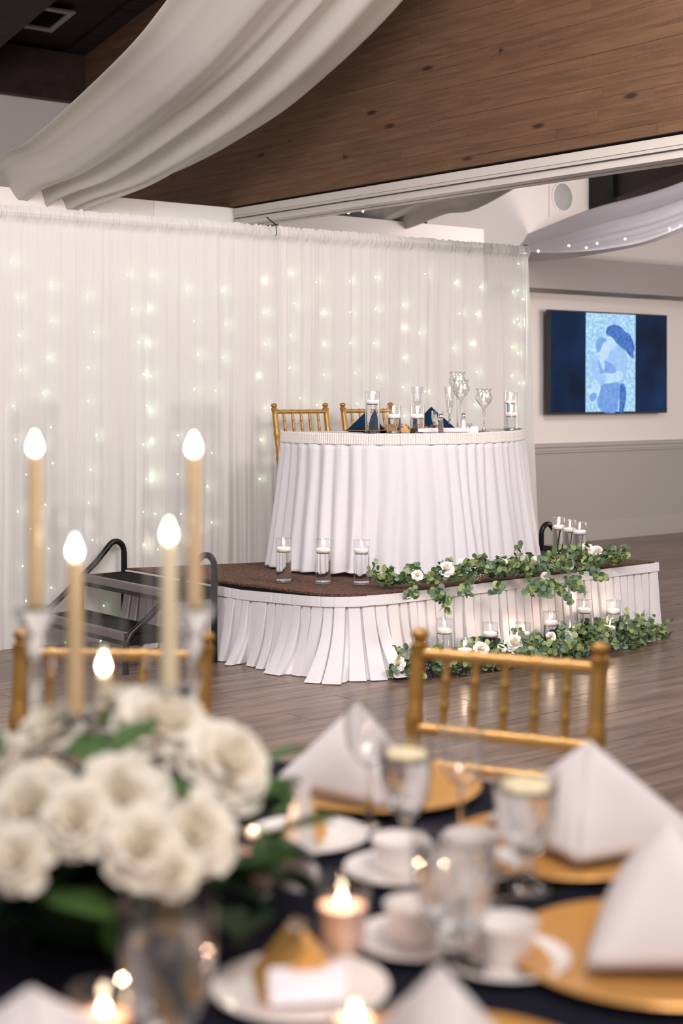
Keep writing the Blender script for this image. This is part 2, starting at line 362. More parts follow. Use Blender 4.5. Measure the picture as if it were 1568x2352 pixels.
s = dict(kind='structure')
mb = MB(); mb.rbox(-1, 6.45, NB, NB+.15, 2.4, 3.83); mb.obj('wall_left', M['white_wall'], smooth=False, **s)
mb = MB(); mb.rbox(6.45, 16, NA, NA+.15, 0.93, 4.6); mb.obj('wall_back', M['white_wall'], smooth=False, **s)
mb = MB(); mb.rbox(-3, 16, NA-.012, NA+.14, 0, .935); mb.obj('wall_back_lower', M['grey_wall'], smooth=False, **s)
mb = MB()
mb.rbox(-3, 16, NA-.04, NA+.02, .865, .90); mb.rbox(-3, 16, NA-.06, NA+.02, .90, .93); mb.rbox(-3, 16, NA-.03, NA, .845, .865); mb.obj('trim_1', M['grey_trim'], smooth=False, **s)
mb = MB(); mb.rbox(-3, 16, NA-.03, NA, 0, .17); mb.rbox(-3, 16, NA-.024, NA, .17, .185); mb.obj('baseboard_back', M['grey_trim'], smooth=False, **s)
# grey fascia box above the television
a0 = toR(Npl(1215, 583, NA-.45)); b0 = toR(Npl(1215, 660, NA-.45))
mb = MB(); mb.rbox(a0[0]-.5, 16, NA-.45, NA+.01, b0[2], a0[2]); mb.obj('trim_2', M['fascia'], smooth=False, **s)
# ledge wall behind the drape
uE = toR(Npl(556, 480, NL))[0]; uF = toR(Npl(1115, 525, NL))[0]
mb = MB(); mb.rbox(-3, uE, NL, NL+.14, 0, ZL); mb.obj('wall_ledge', M['ledge_wall'], smooth=False, **s)
mb = MB(); mb.rbox(uE+.002, uE+.34, NL+.02, NL+.14, 0, 2.60); mb.rbox(uE+.342, uF, NL+.02, NL+.14, 0, 2.77); mb.obj('wall_ledge_right', M['ledge_wall'], smooth=False, **s)
mb = MB(); q0 = toR(Npl(352, 460, NL))[0]; mb.rbox(q0, uE, NL-.012, NL, 1.2, ZL-.004); mb.obj('trim_3', basic('ledge_wall_lighter', (.86, .83, .83), .7, vary=.02), smooth=False, **s)  # lighter stretch of the ledge wall
# small black box standing on the ledge
pb = Npl(952, 507, NL+.08); mb = MB(); uu, nn, zz = toR(pb); mb.rbox(uu-.09, uu+.09, nn-.05, nn+.05, 2.771, 2.815); mb.rbox(uu-.075, uu+.075, nn-.04, nn+.04, 2.815, 2.83)
mb.obj('ledge_box', M['black'], smooth=False, label='small flat black box lying on the white ledge above the drape', category='box')

# ceiling: sloping boarded soffit + header + rafters

def zc(n): return 4.20+.2*(NB-n)
cl = MB(); pr = [R(-3, NB+.3, zc(NB+.3)+.03), R(-3, 3.0, zc(3.0)+.03), R(-3, 3.0, zc(3.0)+.1), R(-3, NB+.3, zc(NB+.3)+.1)]
cl.prism(pr, R(19, 0, 0)); ceil = cl.obj('ceiling', M['dark_wood'], smooth=False, loc=(0, 0, 0), **s)
bm = MB(); bm.box((0, 0, 0), (3.4, .155, .03)); bm.box((0, .08, .01), (3.4, .012, .01)); bme = bm.mesh('board', M['dark_wood'], False)
tilt = math.atan(.2)
for k in range(34):
    n = NB-.08-k*.165
    for uc in (3.7, 7.7, 11.1):
        link('board', bme, ceil, R(uc, n, zc(n)+.015), Matrix.Rotation(TH, 3, 'Z').to_4x4().to_3x3().__matmul__(Matrix.Rotation(-tilt, 3, 'X')).to_euler())
mb = MB(); mb.rbox(-1, 6.3, NB-.1, NB+.1, 3.82, 4.215); mb.obj('trim_4', M['header_wood'], smooth=False, **s)
def rafter(u0, u1, zb, label, mat='dark_wood', n1=4.5, n0=NA-.1, dz=None):
    mb = MB(); poly = [R(u0, n0, zb), R(u0, n1, zb+.2*(n0-n1)), R(u0, n1, zc(n1)), R(u0, n0, zc(n0))]
    mb.prism(poly, R(u1-u0, 0, 0)); mb.obj('ceiling_beam', M[mat], smooth=False, **s)
rafter(4.6, 5.03, 3.82, '', 'header_wood', 4.5, NB-.1)
# dark beam with a bolted shoe, far right
rafter(10.82, 11.35, 3.17, '', 'dark_wood', 4.5, NA)
rafter(13.2, 13.6, 3.3, '', 'dark_wood', 4.5, NA)
mb = MB(); mb.rbox(10.77, 10.825, NA-.30, NA, 3.14, 3.5); mb.obj('beam_shoe', M['black'], smooth=False, **s)

# big glulam beam running towards the viewer, lamination by lamination
UB = 6.20
beam = thing('ceiling_beam', 'huge brown laminated timber beam above the stage', 'beam', R(UB+.2, NL, ZL), TH, kind='structure')
core = MB(); core.box((.02, -1.9, 1.0), (.34, 8.2, 1.98)); core.obj('core', M['header_wood'], beam, False)
LH = .062
for k in range(32):
    y = 2.2; z = LH*(k+.5)+.004; y -= rnd(0, 2.0); prev = 2.2
    while prev > -6.0:
        e = max(y, -6.1); ln = prev-e-.0008
        if ln > .05:
            bb = MB(); bb.box((0, 0, 0), (ln, .03+rnd(0, .002), LH-.0009))
            # local x = along the beam so the grain follows it
            link('board', bb.mesh('board', M['beam_wood'], False), beam, (-.2+rnd(-.0018, .0018), (prev+e)/2, z), (0, 0, math.pi/2))
        prev = e; y = e-rnd(1.1, 2.9)
# white partition track under the beam
tr = thing('partition_track', 'long pale grey sliding partition track fixed under the timber beam', 'track', R(UB+.1, NL-.05, 2.62), TH)
mb = MB(); mb.box((0, -3.0, .095), (.19, 6.0, .05)); mb.box((-.008, -3.0, .058), (.16, 6.0, .028)); mb.obj('upper_rail', M['track'], tr, False)
mb = MB(); mb.box((-.052, -3.0, .022), (.075, 6.0, .044)); mb.box((-.096, -3, .008), (.012, 6, .016)); mb.obj('side_rail', M['track'], tr, False)
mb = MB(); mb.box((.052, -3.0, .022), (.075, 6.0, .044)); mb.obj('side_rail', M['track'], tr, False)
mb = MB(); mb.box((0, -3.0, .03), (.028, 6.0, .03)); mb.box((-.06, -3, .0455), (.09, 6, .004)); mb.obj('groove', M['groove'], tr, False)

# ------------------------------------------------------------------ vent, speaker, television
vn = None
def vent():
    # find ceiling point under px (95,35): ray against sloping plane
    d = Vector(((93-CX)/F, 1, -(37-HY)/F)); best = None
    for i in range(4000):
        t = 6+i*.003; p = Vector((0, 0, E))+d*t; n = toR(p)[1]
        if p.z >= zc(n): best = p; break
    t = thing('ceiling_vent', 'square white air vent set in the dark boarded ceiling', 'vent', best-Vector((0, 0, .01)), TH)
    inner = bpy.data.objects.new('vent_frame', None)
    t.rotation_euler = (Matrix.Rotation(TH, 3, 'Z') @ Matrix.Rotation(-tilt, 3, 'X')).to_euler()
    fr = MB(); S = .20; wd = .05
    for sx in (-1, 1): fr.box((sx*(S-wd/2), 0, -.006), (wd, 2*S, .016))
    for sy in (-1, 1): fr.box((0, sy*(S-wd/2), -.006), (2*S-2*wd, wd, .016))
    fr.obj('frame', M['vent'], t, False)
    bk = MB(); bk.box((0, 0, .006), (2*S-.1, 2*S-.1, .004)); bk.obj('backing', M['groove'], t, False)
    for k in range(9):
        sl = MB(); sl.box((0, 0, 0), (2*S-2*wd, .018, .003)); o = sl.obj('slat', M['black'], t, False); o.location = (0, -.13+k*.0325, -.002); o.rotation_euler = (.6, 0, 0)
vent()
ps = Npl(1288, 453, NA); tsp = thing('wall_speaker', 'round flush speaker in square plate on the upper white wall', 'speaker', ps-Vector((0, 0, .0)), TH)
mb = MB(); mb.box((0, -.006, 0), (.34, .012, .40)); mb.obj('plate', M['white_wall'], tsp, False)
RX = Matrix.Rotation(math.pi/2, 4, 'X')
mb = MB(); mb.lathe([(.128, .0), (.14, .0), (.142, .012), (.13, .018), (.126, .016), (.128, 0)], 40, (0, -.010, 0), RX); mb.obj('rim', M['ledge_wall'], tsp)
mb = MB(); mb.lathe([(.001, .016), (.06, .015), (.12, .011), (.128, .004)], 40, (0, -.010, 0), RX); mb.obj('grille', M['grille'], tsp)

def tv():
    n = NA-.11
    A = Npl(1261, 711, n); B = Npl(1530, 724, n); C_ = Npl(1263, 952, n)
    ua, ub = toR(A)[0], toR(B)[0]; W = ub-ua; zt, zb = A.z, C_.z; H = zt-zb
    t = thing('television', 'wide flat television on the right wall showing a blue tinted couple photo', 'television', R((ua+ub)/2, n, zb), TH)
    mb = MB(); mb.box((0, .02, H/2), (W, .04, H)); mb.box((0, .055, H/2), (W*.7, .03, H*.6)); mb.obj('body', M['tv_body'], t, False)
    mb = MB(); b = .012
    for sx in (-1, 1): mb.box((sx*(W/2-b/2), -.003, H/2), (b, .008, H))
    mb.box((0, -.003, H-b/2), (W-2*b, .008, b)); mb.box((0, -.003, b*.8), (W-2*b, .008, b*1.6)); mb.obj('bezel', M['tv_body'], t, False)
    mb = MB(); mb.box((-.02*W, -.0085, .010), (.02, .004, .006)); mb.obj('sensor', M['black'], t, False)
    # screen: navy with a soft glow pattern
    m, tt, N, L, bb = nt('tv_screen'); bb.inputs['Base Color'].default_value = (.002, .004, .012, 1); bb.inputs['Roughness'].default_value = .12; bb.inputs['Specular IOR Level'].default_value = .2
    tc = N.new('ShaderNodeTexCoord'); nz = N.new('ShaderNodeTexNoise'); nz.inputs['Scale'].default_value = 2.2; L.new(tc.outputs['Object'], nz.inputs['Vector'])
    cr = N.new('ShaderNodeValToRGB'); cr.color_ramp.elements[0].position = .35; cr.color_ramp.elements[0].color = (.000, .004, .020, 1); cr.color_ramp.elements[1].position = .75; cr.color_ramp.elements[1].color = (.001, .024, .085, 1)
    L.new(nz.outputs['Fac'], cr.inputs[0]); L.new(cr.outputs[0], bb.inputs['Emission Color']); bb.inputs['Emission Strength'].default_value = 1.0
    mb = MB(); mb.box((0, -.0035, H/2), (W-2*b, .003, H-2*b)); scr = mb.obj('screen', m, t, False)
    # picture: px coordinates on the screen -> local
    def S(px, py):
        p = Npl(px, py, n); u, _, z = toR(p); return (u-(ua+ub)/2, z-zb)
    def noisy(name, c0, c1, sc_, st):
        m, tt, N, L, bb = nt(name); N.remove(bb); e = N.new('ShaderNodeEmission'); e.inputs[1].default_value = st
        tc = N.new('ShaderNodeTexCoord'); nz = N.new('ShaderNodeTexNoise'); nz.inputs['Scale'].default_value = sc_; nz.inputs['Detail'].default_value = 6; L.new(tc.outputs['Object'], nz.inputs['Vector'])
        cr = N.new('ShaderNodeValToRGB'); cr.color_ramp.elements[0].position = .4; cr.color_ramp.elements[0].color = (*c0, 1); cr.color_ramp.elements[1].position = .62; cr.color_ramp.elements[1].color = (*c1, 1)
        L.new(nz.outputs['Fac'], cr.inputs[0]); L.new(cr.outputs[0], e.inputs[0]); L.new(e.outputs[0], N['Material Output'].inputs[0]); return m
    bg = noisy('photo_ground', (.32, .58, .92), (.60, .88, 1.0), 34, .95)
    mats = {'hair': noisy('photo_hair', (.055, .15, .50), (.11, .26, .66), 30, .95), 'skin': noisy('photo_skin', (.50, .74, .98), (.60, .82, 1), 12, .97), 'cloth': noisy('photo_clothes', (.36, .58, .95), (.42, .66, .98), 20, .95),
            'mid': noisy('photo_mid', (.20, .38, .82), (.26, .47, .88), 20, .95), 'jean': noisy('photo_jeans', (.17, .34, .78), (.24, .43, .86), 20, .95)}
    k = [0]
    def shape(name, pts, mat, rounds=2):
        k[0] += 1; pp = [S(*p) for p in pts]
        for _ in range(rounds):
            q = []
            for i in range(len(pp)):
                a, b2 = pp[i], pp[(i+1) % len(pp)]
                q += [(a[0]*.75+b2[0]*.25, a[1]*.75+b2[1]*.25), (a[0]*.25+b2[0]*.75, a[1]*.25+b2[1]*.75)]
            pp = q
        mb = MB(); y = -.0055-.0003*k[0]; mb.add([(x, y, z) for x, z in pp], [tuple(range(len(pp)))]); mb.obj(name, mat, scr, False)
    shape('photo', [(1344, 716), (1458, 721), (1457, 949), (1343, 949)], bg, 0)
    shape('woman_top', [(1400, 800), (1416, 792), (1432, 798), (1440, 822), (1437, 850), (1430, 884), (1404, 880), (1398, 838), (1391, 816)], mats['cloth'], 1)
    shape('woman_hair', [(1388, 764), (1393, 751), (1406, 745), (1422, 748), (1434, 762), (1446, 768), (1452, 784), (1457, 800), (1452, 812), (1456, 826), (1444, 818), (1436, 806), (1426, 800), (1412, 786), (1404, 776), (1396, 772)], mats['hair'], 1)
    shape('woman_face', [(1390, 774), (1398, 771), (1408, 778), (1414, 790), (1410, 800), (1401, 806), (1394, 800), (1391, 790)], mats['skin'], 1)
    shape('man_head', [(1370, 800), (1370, 784), (1378, 777), (1389, 780), (1394, 790), (1399, 802), (1398, 812), (1394, 822), (1384, 826), (1376, 818)], mats['skin'], 1)
    shape('man_hair', [(1366, 796), (1368, 782), (1376, 774), (1387, 775), (1393, 783), (1385, 786), (1380, 796), (1376, 808), (1370, 810)], mats['mid'], 1)
    shape('man_shirt', [(1368, 830), (1380, 826), (1392, 830), (1408, 838), (1414, 852), (1402, 868), (1382, 872), (1366, 866), (1362, 846)], mats['mid'], 1)
    shape('collar', [(1374, 826), (1380, 820), (1388, 834), (1386, 852), (1380, 846)], mats['skin'], 1)
    shape('man_jeans', [(1380, 880), (1404, 876), (1424, 880), (1428, 900), (1418, 920), (1416, 949), (1384, 949), (1370, 934), (1368, 906)], mats['jean'], 1)
    shape('woman_leg', [(1422, 878), (1434, 884), (1437, 910), (1430, 949), (1419, 949), (1421, 918)], mats['hair'], 1)
    shape('sleeve', [(1354, 838), (1360, 820), (1368, 816), (1372, 832), (1376, 852), (1374, 870), (1362, 868), (1354, 854)], mats['cloth'], 1)
    shape('forearm', [(1370, 862), (1384, 856), (1408, 858), (1418, 850), (1430, 856), (1426, 874), (1402, 880), (1380, 882)], mats['skin'], 1)
    shape('hand', [(1372, 862), (1382, 858), (1390, 864), (1388, 878), (1378, 888), (1368, 882)], mats['cloth'], 1)
    shape('man_arm', [(1352, 896), (1364, 878), (1378, 884), (1376, 902), (1366, 922), (1354, 930), (1349, 914)], mats['skin'], 1)
    shape('cuff', [(1350, 908), (1362, 900), (1370, 906), (1364, 920), (1354, 924)], mats['mid'], 1)
tv()

# ------------------------------------------------------------------ ceiling swags
def resample(pts, n):
    out = []
    m = len(pts)-1
    for i in range(n+1):
        t = i/n*m; k = min(int(t), m-1); f = t-k
        p0 = pts[max(k-1, 0)]; p1 = pts[k]; p2 = pts[k+1]; p3 = pts[min(k+2, m)]
        out.append(.5*((2*p1)+(p2-p0)*f+(2*p0-5*p1+4*p2-p3)*f*f+(3*p1-p0-3*p2+p3)*f*f*f))
    return out
def swag(name, left, right, mat, label, folds, amp, seed, thick=None, group='white fabric swags under the ceiling'):
    n = 70; m = 120
    Lp, Rp = resample(left, n), resample(right, n)
    mb = MB()
    rs = random.Random(seed); ph = [rs.uniform(0, 6.28) for _ in range(6)]
    def fn(i, j):
        t = j*n; k = min(int(t), n-1); f = t-k
        a = Lp[k].lerp(Lp[k+1], f); b = Rp[k].lerp(Rp[k+1], f); p = a.lerp(b, i)
        tan = ((Lp[k+1]-Lp[k])+(Rp[k+1]-Rp[k])).normalized(); side = (b-a).normalized(); nr = side.cross(tan).normalized()
        if nr.z < 0: nr = -nr
        x = i+.035*math.sin(3.1*j+ph[5])*math.sin(math.pi*i)
        q = x*folds*6.283
        wob = 1.1*math.sin(j*2.2+ph[4]); g = max(0, min(1, (i-.18)/.25))
        o = (.55*math.sin(q+ph[0]+wob)+.42*g*math.sin(q*1.73+ph[1]+j*1.6)+.26*g*math.sin(q*2.9+ph[2]-j*2.3)+.12*g*math.sin(q*5.3+ph[3]+wob)+.10*abs(math.sin(q*2.2+ph[1]-1.5*j))+.05*math.sin(q*1.3+9*j*i))
        e = min(1, 6*i, 6*(1-i)); sag = -math.sin(math.pi*i)*.10
        return p+nr*(o*amp*(.35+.65*e)+sag*(amp/.06))
    mb.grid(fn, m, n)
    o = mb.obj(name, mat, label=label, category='drape', group=group)
    sm = o.modifiers.new('thickness', 'SOLIDIFY'); sm.thickness = .003
    return o
L1 = [R(4.4, NB-.1, 3.30), R(4.35, 10.4, 2.82), R(4.3, 9.6, 2.72), Upl(0, 360, 4.3), Upl(60, 330, 4.3), Upl(165, 240, 4.3), Upl(300, 110, 4.3), Upl(390, 0, 4.3), R(4.3, 5.9, 3.95), R(4.3, 4.6, 4.9)]
R1 = [R(5.6, NB-.1, 3.2), R(5.4, 10.4, 2.74), R(5.25, 9.6, 2.60), Upl(258, 452, 5.23), Upl(425, 384, 5.5), Upl(560, 310, 5.65), Upl(700, 212, 5.8), Upl(920, 0, 5.9), R(5.95, 6.0, 4.35), R(6.0, 4.8, 5.3)]
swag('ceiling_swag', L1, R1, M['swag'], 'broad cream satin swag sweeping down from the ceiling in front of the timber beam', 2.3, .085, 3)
L2 = [R(9.9, NA-.02, 2.62), Upl(1130, 556, 9.75), Upl(1350, 480, 9.8), Upl(1568, 415, 9.8), R(9.8, 6.4, 3.3), R(9.8, 5.4, 3.7)]
L2 = [Npl(1090, 575, NA-.02), Upl(1180, 549, 9.9), Upl(1350, 481, 9.9), Upl(1568, 415, 9.9), R(9.9, 6.0, 3.6)]
R2 = [R(8.95, NA-.03, 2.75), Upl(1205, 581, 9.2), Upl(1400, 574, 9.2), Upl(1568, 525, 9.2), R(9.2, 6.0, 3.1)]
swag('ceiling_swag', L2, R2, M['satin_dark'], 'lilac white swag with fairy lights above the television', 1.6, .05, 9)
L3 = [R(7.5, NA-.02, 3.0), Upl(790, 487, 7.6), Upl(900, 440, 7.6), Upl(1050, 380, 7.6), R(7.6, 5.5, 3.9)]
R3 = [R(7.9, NA-.02, 2.95), Upl(935, 506, 8.0), Upl(1060, 462, 8.0), Upl(1190, 420, 8.0), R(8.0, 6.0, 3.7)]
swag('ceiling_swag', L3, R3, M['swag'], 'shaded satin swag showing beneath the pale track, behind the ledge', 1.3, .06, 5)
# fairy lights along the lilac swag and one string by the shaded swag
def bulb_mesh(r, mat):
    mb = MB(); mb.lathe([(.0005, -r), (r*.7, -r*.7), (r, 0), (r*.7, r*.7), (.0005, r)], 8); return mb.mesh('bulb', mat)
bulbA, bulbB = bulb_mesh(.0042, M['bulb']), bulb_mesh(.007, M['bulb_cool'])
def strand(pts, extra0, extra1, label, bm_, grp, mat='wire'):
    base = min([*pts, extra0, extra1], key=lambda p: p.z)
    t = thing('fairy_light_string', label, 'fairy lights', base, 0, grp)
    mb = MB(); path = [extra0]+pts+[extra1]; mb.tube([p-base+Vector((0, 0, .004)) for p in resample(path, len(path)*4)], .0009, 4); mb.obj('wire', M[mat], t)
    for p in pts: link('bulb', bm_, t, p-base)
pts = [Upl(x, y, 9.12) for x, y in ((1236, 577), (1306, 564), (1346, 569), (1371, 559), (1435, 549), (1537, 526), (1562, 519))]
strand(pts, Upl(1208, 582, 9.12), Upl(1640, 500, 9.12), 'string of small lights along the lower edge of the lilac swag', bulbB, 'fairy light strings')
pts = [Upl(833, 485, 7.5), Upl(800, 489, 7.4)]
strand(pts, Upl(880, 470, 7.5), Upl(770, 491, 7.3), 'short light string glowing beneath the pale partition track', bulbB, 'fairy light strings')

# ------------------------------------------------------------------ sheer backdrop
D0, D1 = Vector((-1.93, 8.12)), Vector((1.29, 10.58))
DA = Vector(P(-60, 0, 8.15).xy); DB = Vector(P(634, 0, 9.25).xy); DC = Vector(P(1207, 0, 10.58).xy)
ZR = 2.43
def zrod(p): return E+ (HY-(475+ (CX+p.x/p.y*F)*.0788))*p.y/F
def drape(p0, p1, seed, label, flare0=0, flare1=0):
    L = (p1-p0).length; d = (p1-p0)/L; nr = Vector((d.y, -d.x))
    if nr.y > 0: nr = -nr
    rs = random.Random(seed); nu = int(L*230); off = seed*17.3
    def fn(i, j):
        s_ = i*L; zt = zrod(p0.lerp(p1, i))+.012
        v = 1-j; zz = zt*(1-j)
        # j: 0 top .. 1 floor
        d_top = zt-zz
        k = min(1, d_top/.5)
        f1 = fbm(s_*6+off, zz*.25)*.022*(.25+.75*k)
        f2 = fbm(s_*19+off*2+.4*fbm(zz*1.5, s_), zz*.3)*.016*(.5+.5*k)
        f3 = fbm(s_*58+off*3, zz*.4)*.0035+fbm(s_*31+off*4, zz*.3)*.007
        o = f1+f2+f3
        if d_top < .085: o = fbm(s_*62+off*5, zz*3)*.022+.020*math.sin(math.pi*min(1, max(0, d_top/.085)))+.006
        if d_top < .02: zz += .010*fbm(s_*80, off)
        sh = .015*fbm(s_*9+off*4, zz*.6)*k
        fl = (flare1*i**6 - flare0*(1-i)**6)*j
        q = p0+d*(s_+sh+fl)+nr*(o+.02+.05*max(0, j-.93))
        return Vector((q.x, q.y, max(zz, .002)))
    mb = MB()
    # non-uniform rows: dense near the rod
    rows = [0, .004, .009, .015, .022, .029, .036, .045, .06]+[.06+.94*(k/34) for k in range(1, 35)]
    vs = [fn(i/nu, r) for r in rows for i in range(nu+1)]
    fs = [(j*(nu+1)+i, j*(nu+1)+i+1, (j+1)*(nu+1)+i+1, (j+1)*(nu+1)+i) for j in range(len(rows)-1) for i in range(nu)]
    mb.add(vs, fs)
    return mb.obj('sheer_drape', M['sheer'], label=label, category='drape', group='sheer backdrop panels')
drape(DA, DB+(DB-DA)*.03, 1, 'sheer white backdrop panel behind the black steps, ending at the middle pole')
drape(DB, DC, 2, 'sheer white backdrop panel directly behind the head table', 0, .13)
st = thing('backdrop_stand', 'metal pipe frame carrying the sheer white backdrop', 'stand', Vector((DC.x, DC.y, 0)))
b3 = Vector((DC.x, DC.y, 0))
for q in (DB, DC):
    mb = MB(); zt = zrod(q)-.02; mb.tube([Vector((q.x, q.y+.03, .01))-b3, Vector((q.x, q.y+.03, zt))-b3], .017, 10); mb.obj('pole', M['silver'], st)
    mb = MB(); mb.box(Vector((q.x, q.y+.05, .008))-b3, (.3, .3, .012)); mb.obj('base', M['black'], st, False)
mb = MB(); mb.tube([Vector((q.x, q.y+.012, zrod(q)-.035))-b3 for q in (DA, DB, DC)], .014, 8); mb.obj('crossbar', M['silver'], st)
mb = MB(); hk = P(1206, 568, 10.56); mb.tube([hk+Vector((.022*math.cos(a/10*6.6), 0, .018*math.sin(a/10*6.6)))-b3 for a in range(10)], .003, 6); mb.obj('hook', M['black'], st)
mb = MB(); hk = P(634, 524, 9.13); mb.tube([hk-b3, hk+Vector((.0, 0, .02))-b3, hk+Vector((-.02, .01, .035))-b3, hk+Vector((-.06, .02, .07))-b3], .004, 6); mb.tube([hk-b3, hk+Vector((.004, 0, -.04))-b3, hk+Vector((-.006, 0, -.045))-b3], .0025, 6); mb.obj('hook', M['black'], st)

LED = {'leftmost light string behind the sheer backdrop': [(26, 602), (42, 684), (44, 769), (47, 850), (30, 933), (36, 1010), (60, 1090), (41, 1175), (70, 1215), (52, 1300), (60, 1380)],
 'second light string from the frame edge behind the backdrop': [(117, 657), (118, 737), (111, 822), (99, 903), (117, 982), (121, 1064), (104, 1160), (112, 1260), (118, 1350), (150, 1477)],
 'third light string from the frame edge, glowing down behind the steps': [(200, 679), (216, 762), (203, 844), (203, 921), (222, 999), (208, 1079), (204, 1155), (212, 1240), (222, 1330), (238, 1391), (231, 1466)],
 'light string behind the curved steps rail': [(292, 632), (303, 711), (319, 786), (330, 859), (337, 933), (329, 1021), (336, 1100), (329, 1176), (329, 1251), (290, 1395), (269, 1468)],
 'brightest light string between the two tall tapers': [(350, 633), (341, 710), (340, 789), (347, 864), (346, 944), (347, 1012), (347, 1089), (350, 1098), (356, 1180), (362, 1262)],
 'light string above the taller right-hand taper flame': [(428, 665), (445, 738), (455, 815), (446, 894), (408, 1000), (408, 1089), (415, 1180)],
 'light string reaching down beside the stage end': [(509, 667), (518, 745), (511, 821), (495, 897), (486, 1040), (476, 1116), (486, 1200)],
 'light string next to the middle backdrop pole': [(604, 644), (607, 717), (609, 789), (590, 862), (609, 937), (598, 1010), (596, 1100)],
 'light string above the first stage chair': [(665, 627), (676, 697), (668, 771), (665, 845), (689, 914)],
 'light string between the first stage chair and the drape middle': [(726, 648), (741, 718), (742, 791), (744, 860), (727, 931)],
 'light string above the second stage chair': [(803, 646), (804, 717), (804, 788), (816, 856), (820, 927)],
 'light string above the tallest table vase': [(862, 637), (862, 709), (859, 789), (865, 867)],
 'light string above the first cut flute': [(976, 629), (925, 700), (925, 753), (963, 764), (927, 821), (925, 889), (976, 899), (927, 956)],
 'light string above the tulip candle holders': [(1044, 650), (1055, 720), (1040, 800), (1048, 880)],
 'light string above the single tulip holder': [(1103, 659), (1094, 722), (1082, 789), (1094, 854), (1090, 930)],
 'inner of the two light strings at the free edge of the backdrop': [(1177, 670), (1180, 740), (1175, 798), (1175, 863), (1178, 930)],
 'outermost light string along the free edge of the backdrop': [(1190, 606), (1189, 667), (1200, 687), (1188, 733), (1192, 745), (1189, 811), (1192, 880)]}
def on_drape(px, py, back):
    a = (px-CX)/F
    for p0, p1 in ((DA, DB), (DB, DC)):
        d = p1-p0; den = d.x-a*d.y
        t = (a*p0.y-p0.x)/den
        if -.02 <= t <= 1.001 or (p1 is DC and t > 1):
            q = p0+d*t; nr = Vector((-d.y, d.x)).normalized()
            q2 = q+nr*back
            if nr.y < 0: q2 = q-nr*back
            return P(px, py, q2.y)
rs = random.Random(4)
for lab, pts in LED.items():
    pp = [on_drape(x, y, rs.uniform(.018, .05)) for x, y in pts]
    top = pp[0].copy(); top.z = zrod(Vector((top.x, top.y)))-.06; bot = pp[-1]-Vector((0, 0, .12)); bot.z = max(bot.z, .02)
    strand(pp, top, bot, lab, bulbA, 'fairy light strings')

# ------------------------------------------------------------------ stage
ZS = .406
C0 = G(800, 1372, ZS); FR = G(1503, 1290, ZS); LB = G(287, 1305, ZS); RB = G(1232, 1264, ZS)
# rounded front corner
dl = (G(507, 1341, ZS)-C0).normalized(); df = (FR-C0).normalized()
dl = (LB-C0).normalized()
corner = []
for k in range(9):
    t = k/8; p0 = C0+dl*.32; p2 = C0+df*.32; corner.append(p0*(1-t)**2+C0*2*t*(1-t)+p2*t*t)
outline = [LB]+corner+[FR, RB]
stg = thing('stage', 'low stage platform topped with dark brown carpet', 'stage', Vector((C0.x+.3, C0.y+.6, 0)))
o3 = stg.location
mb = MB(); mb.prism([Vector((p.x, p.y, ZS-.012))-o3 for p in outline], (0, 0, .012)); mb.obj('carpet', M['carpet'], stg, False)
mb = MB()
for a_, b_ in zip(outline, outline[1:]+outline[:1]):
    d = (b_-a_); ln = d.length; ang = math.atan2(d.y, d.x); Mx = Matrix.Translation((a_+b_)/2-o3-Vector((0, 0, .035))) @ Matrix.Rotation(ang, 4, 'Z')
    mb.box((0, 0, 0), (ln+.008, .016, .045), Mx)
mb.obj('edge_rail', M['black'], stg, False)
inn = [p+((C0+FR+LB+RB)/4-p)*.07 for p in outline]
mb = MB(); mb.prism([Vector((p.x, p.y, ZS-.06))-o3 for p in inn], (0, 0, .045)); mb.obj('deck', M['black'], stg, False)
for p in (LB.lerp(C0, .08), C0.lerp((FR+LB)/2, .2), FR.lerp(LB, .06), RB.lerp(C0, .1), (LB+RB)/2+Vector((0, -.1, 0))):
    mb = MB(); mb.tube([Vector((p.x, p.y, 0))-o3, Vector((p.x, p.y, ZS-.05))-o3], .02, 8); mb.obj('leg', M['black'], stg)

def path_fn(pts):
    seg = [(pts[i+1]-pts[i]).length for i in range(len(pts)-1)]; tot = sum(seg)
    def f(s_):
        s_ = max(0, min(tot-1e-6, s_)); 
        for i, l in enumerate(seg):
            if s_ <= l: 
                d = (pts[i+1]-pts[i]).normalized(); return pts[i]+d*s_, d
            s_ -= l
        d = (pts[-1]-pts[-2]).normalized(); return pts[-1].copy(), d
    return f, tot
def smooth_dir(f, s_, h=.06):
    a = f(s_-h)[0]; b = f(s_+h)[0]; return (b-a).normalized()

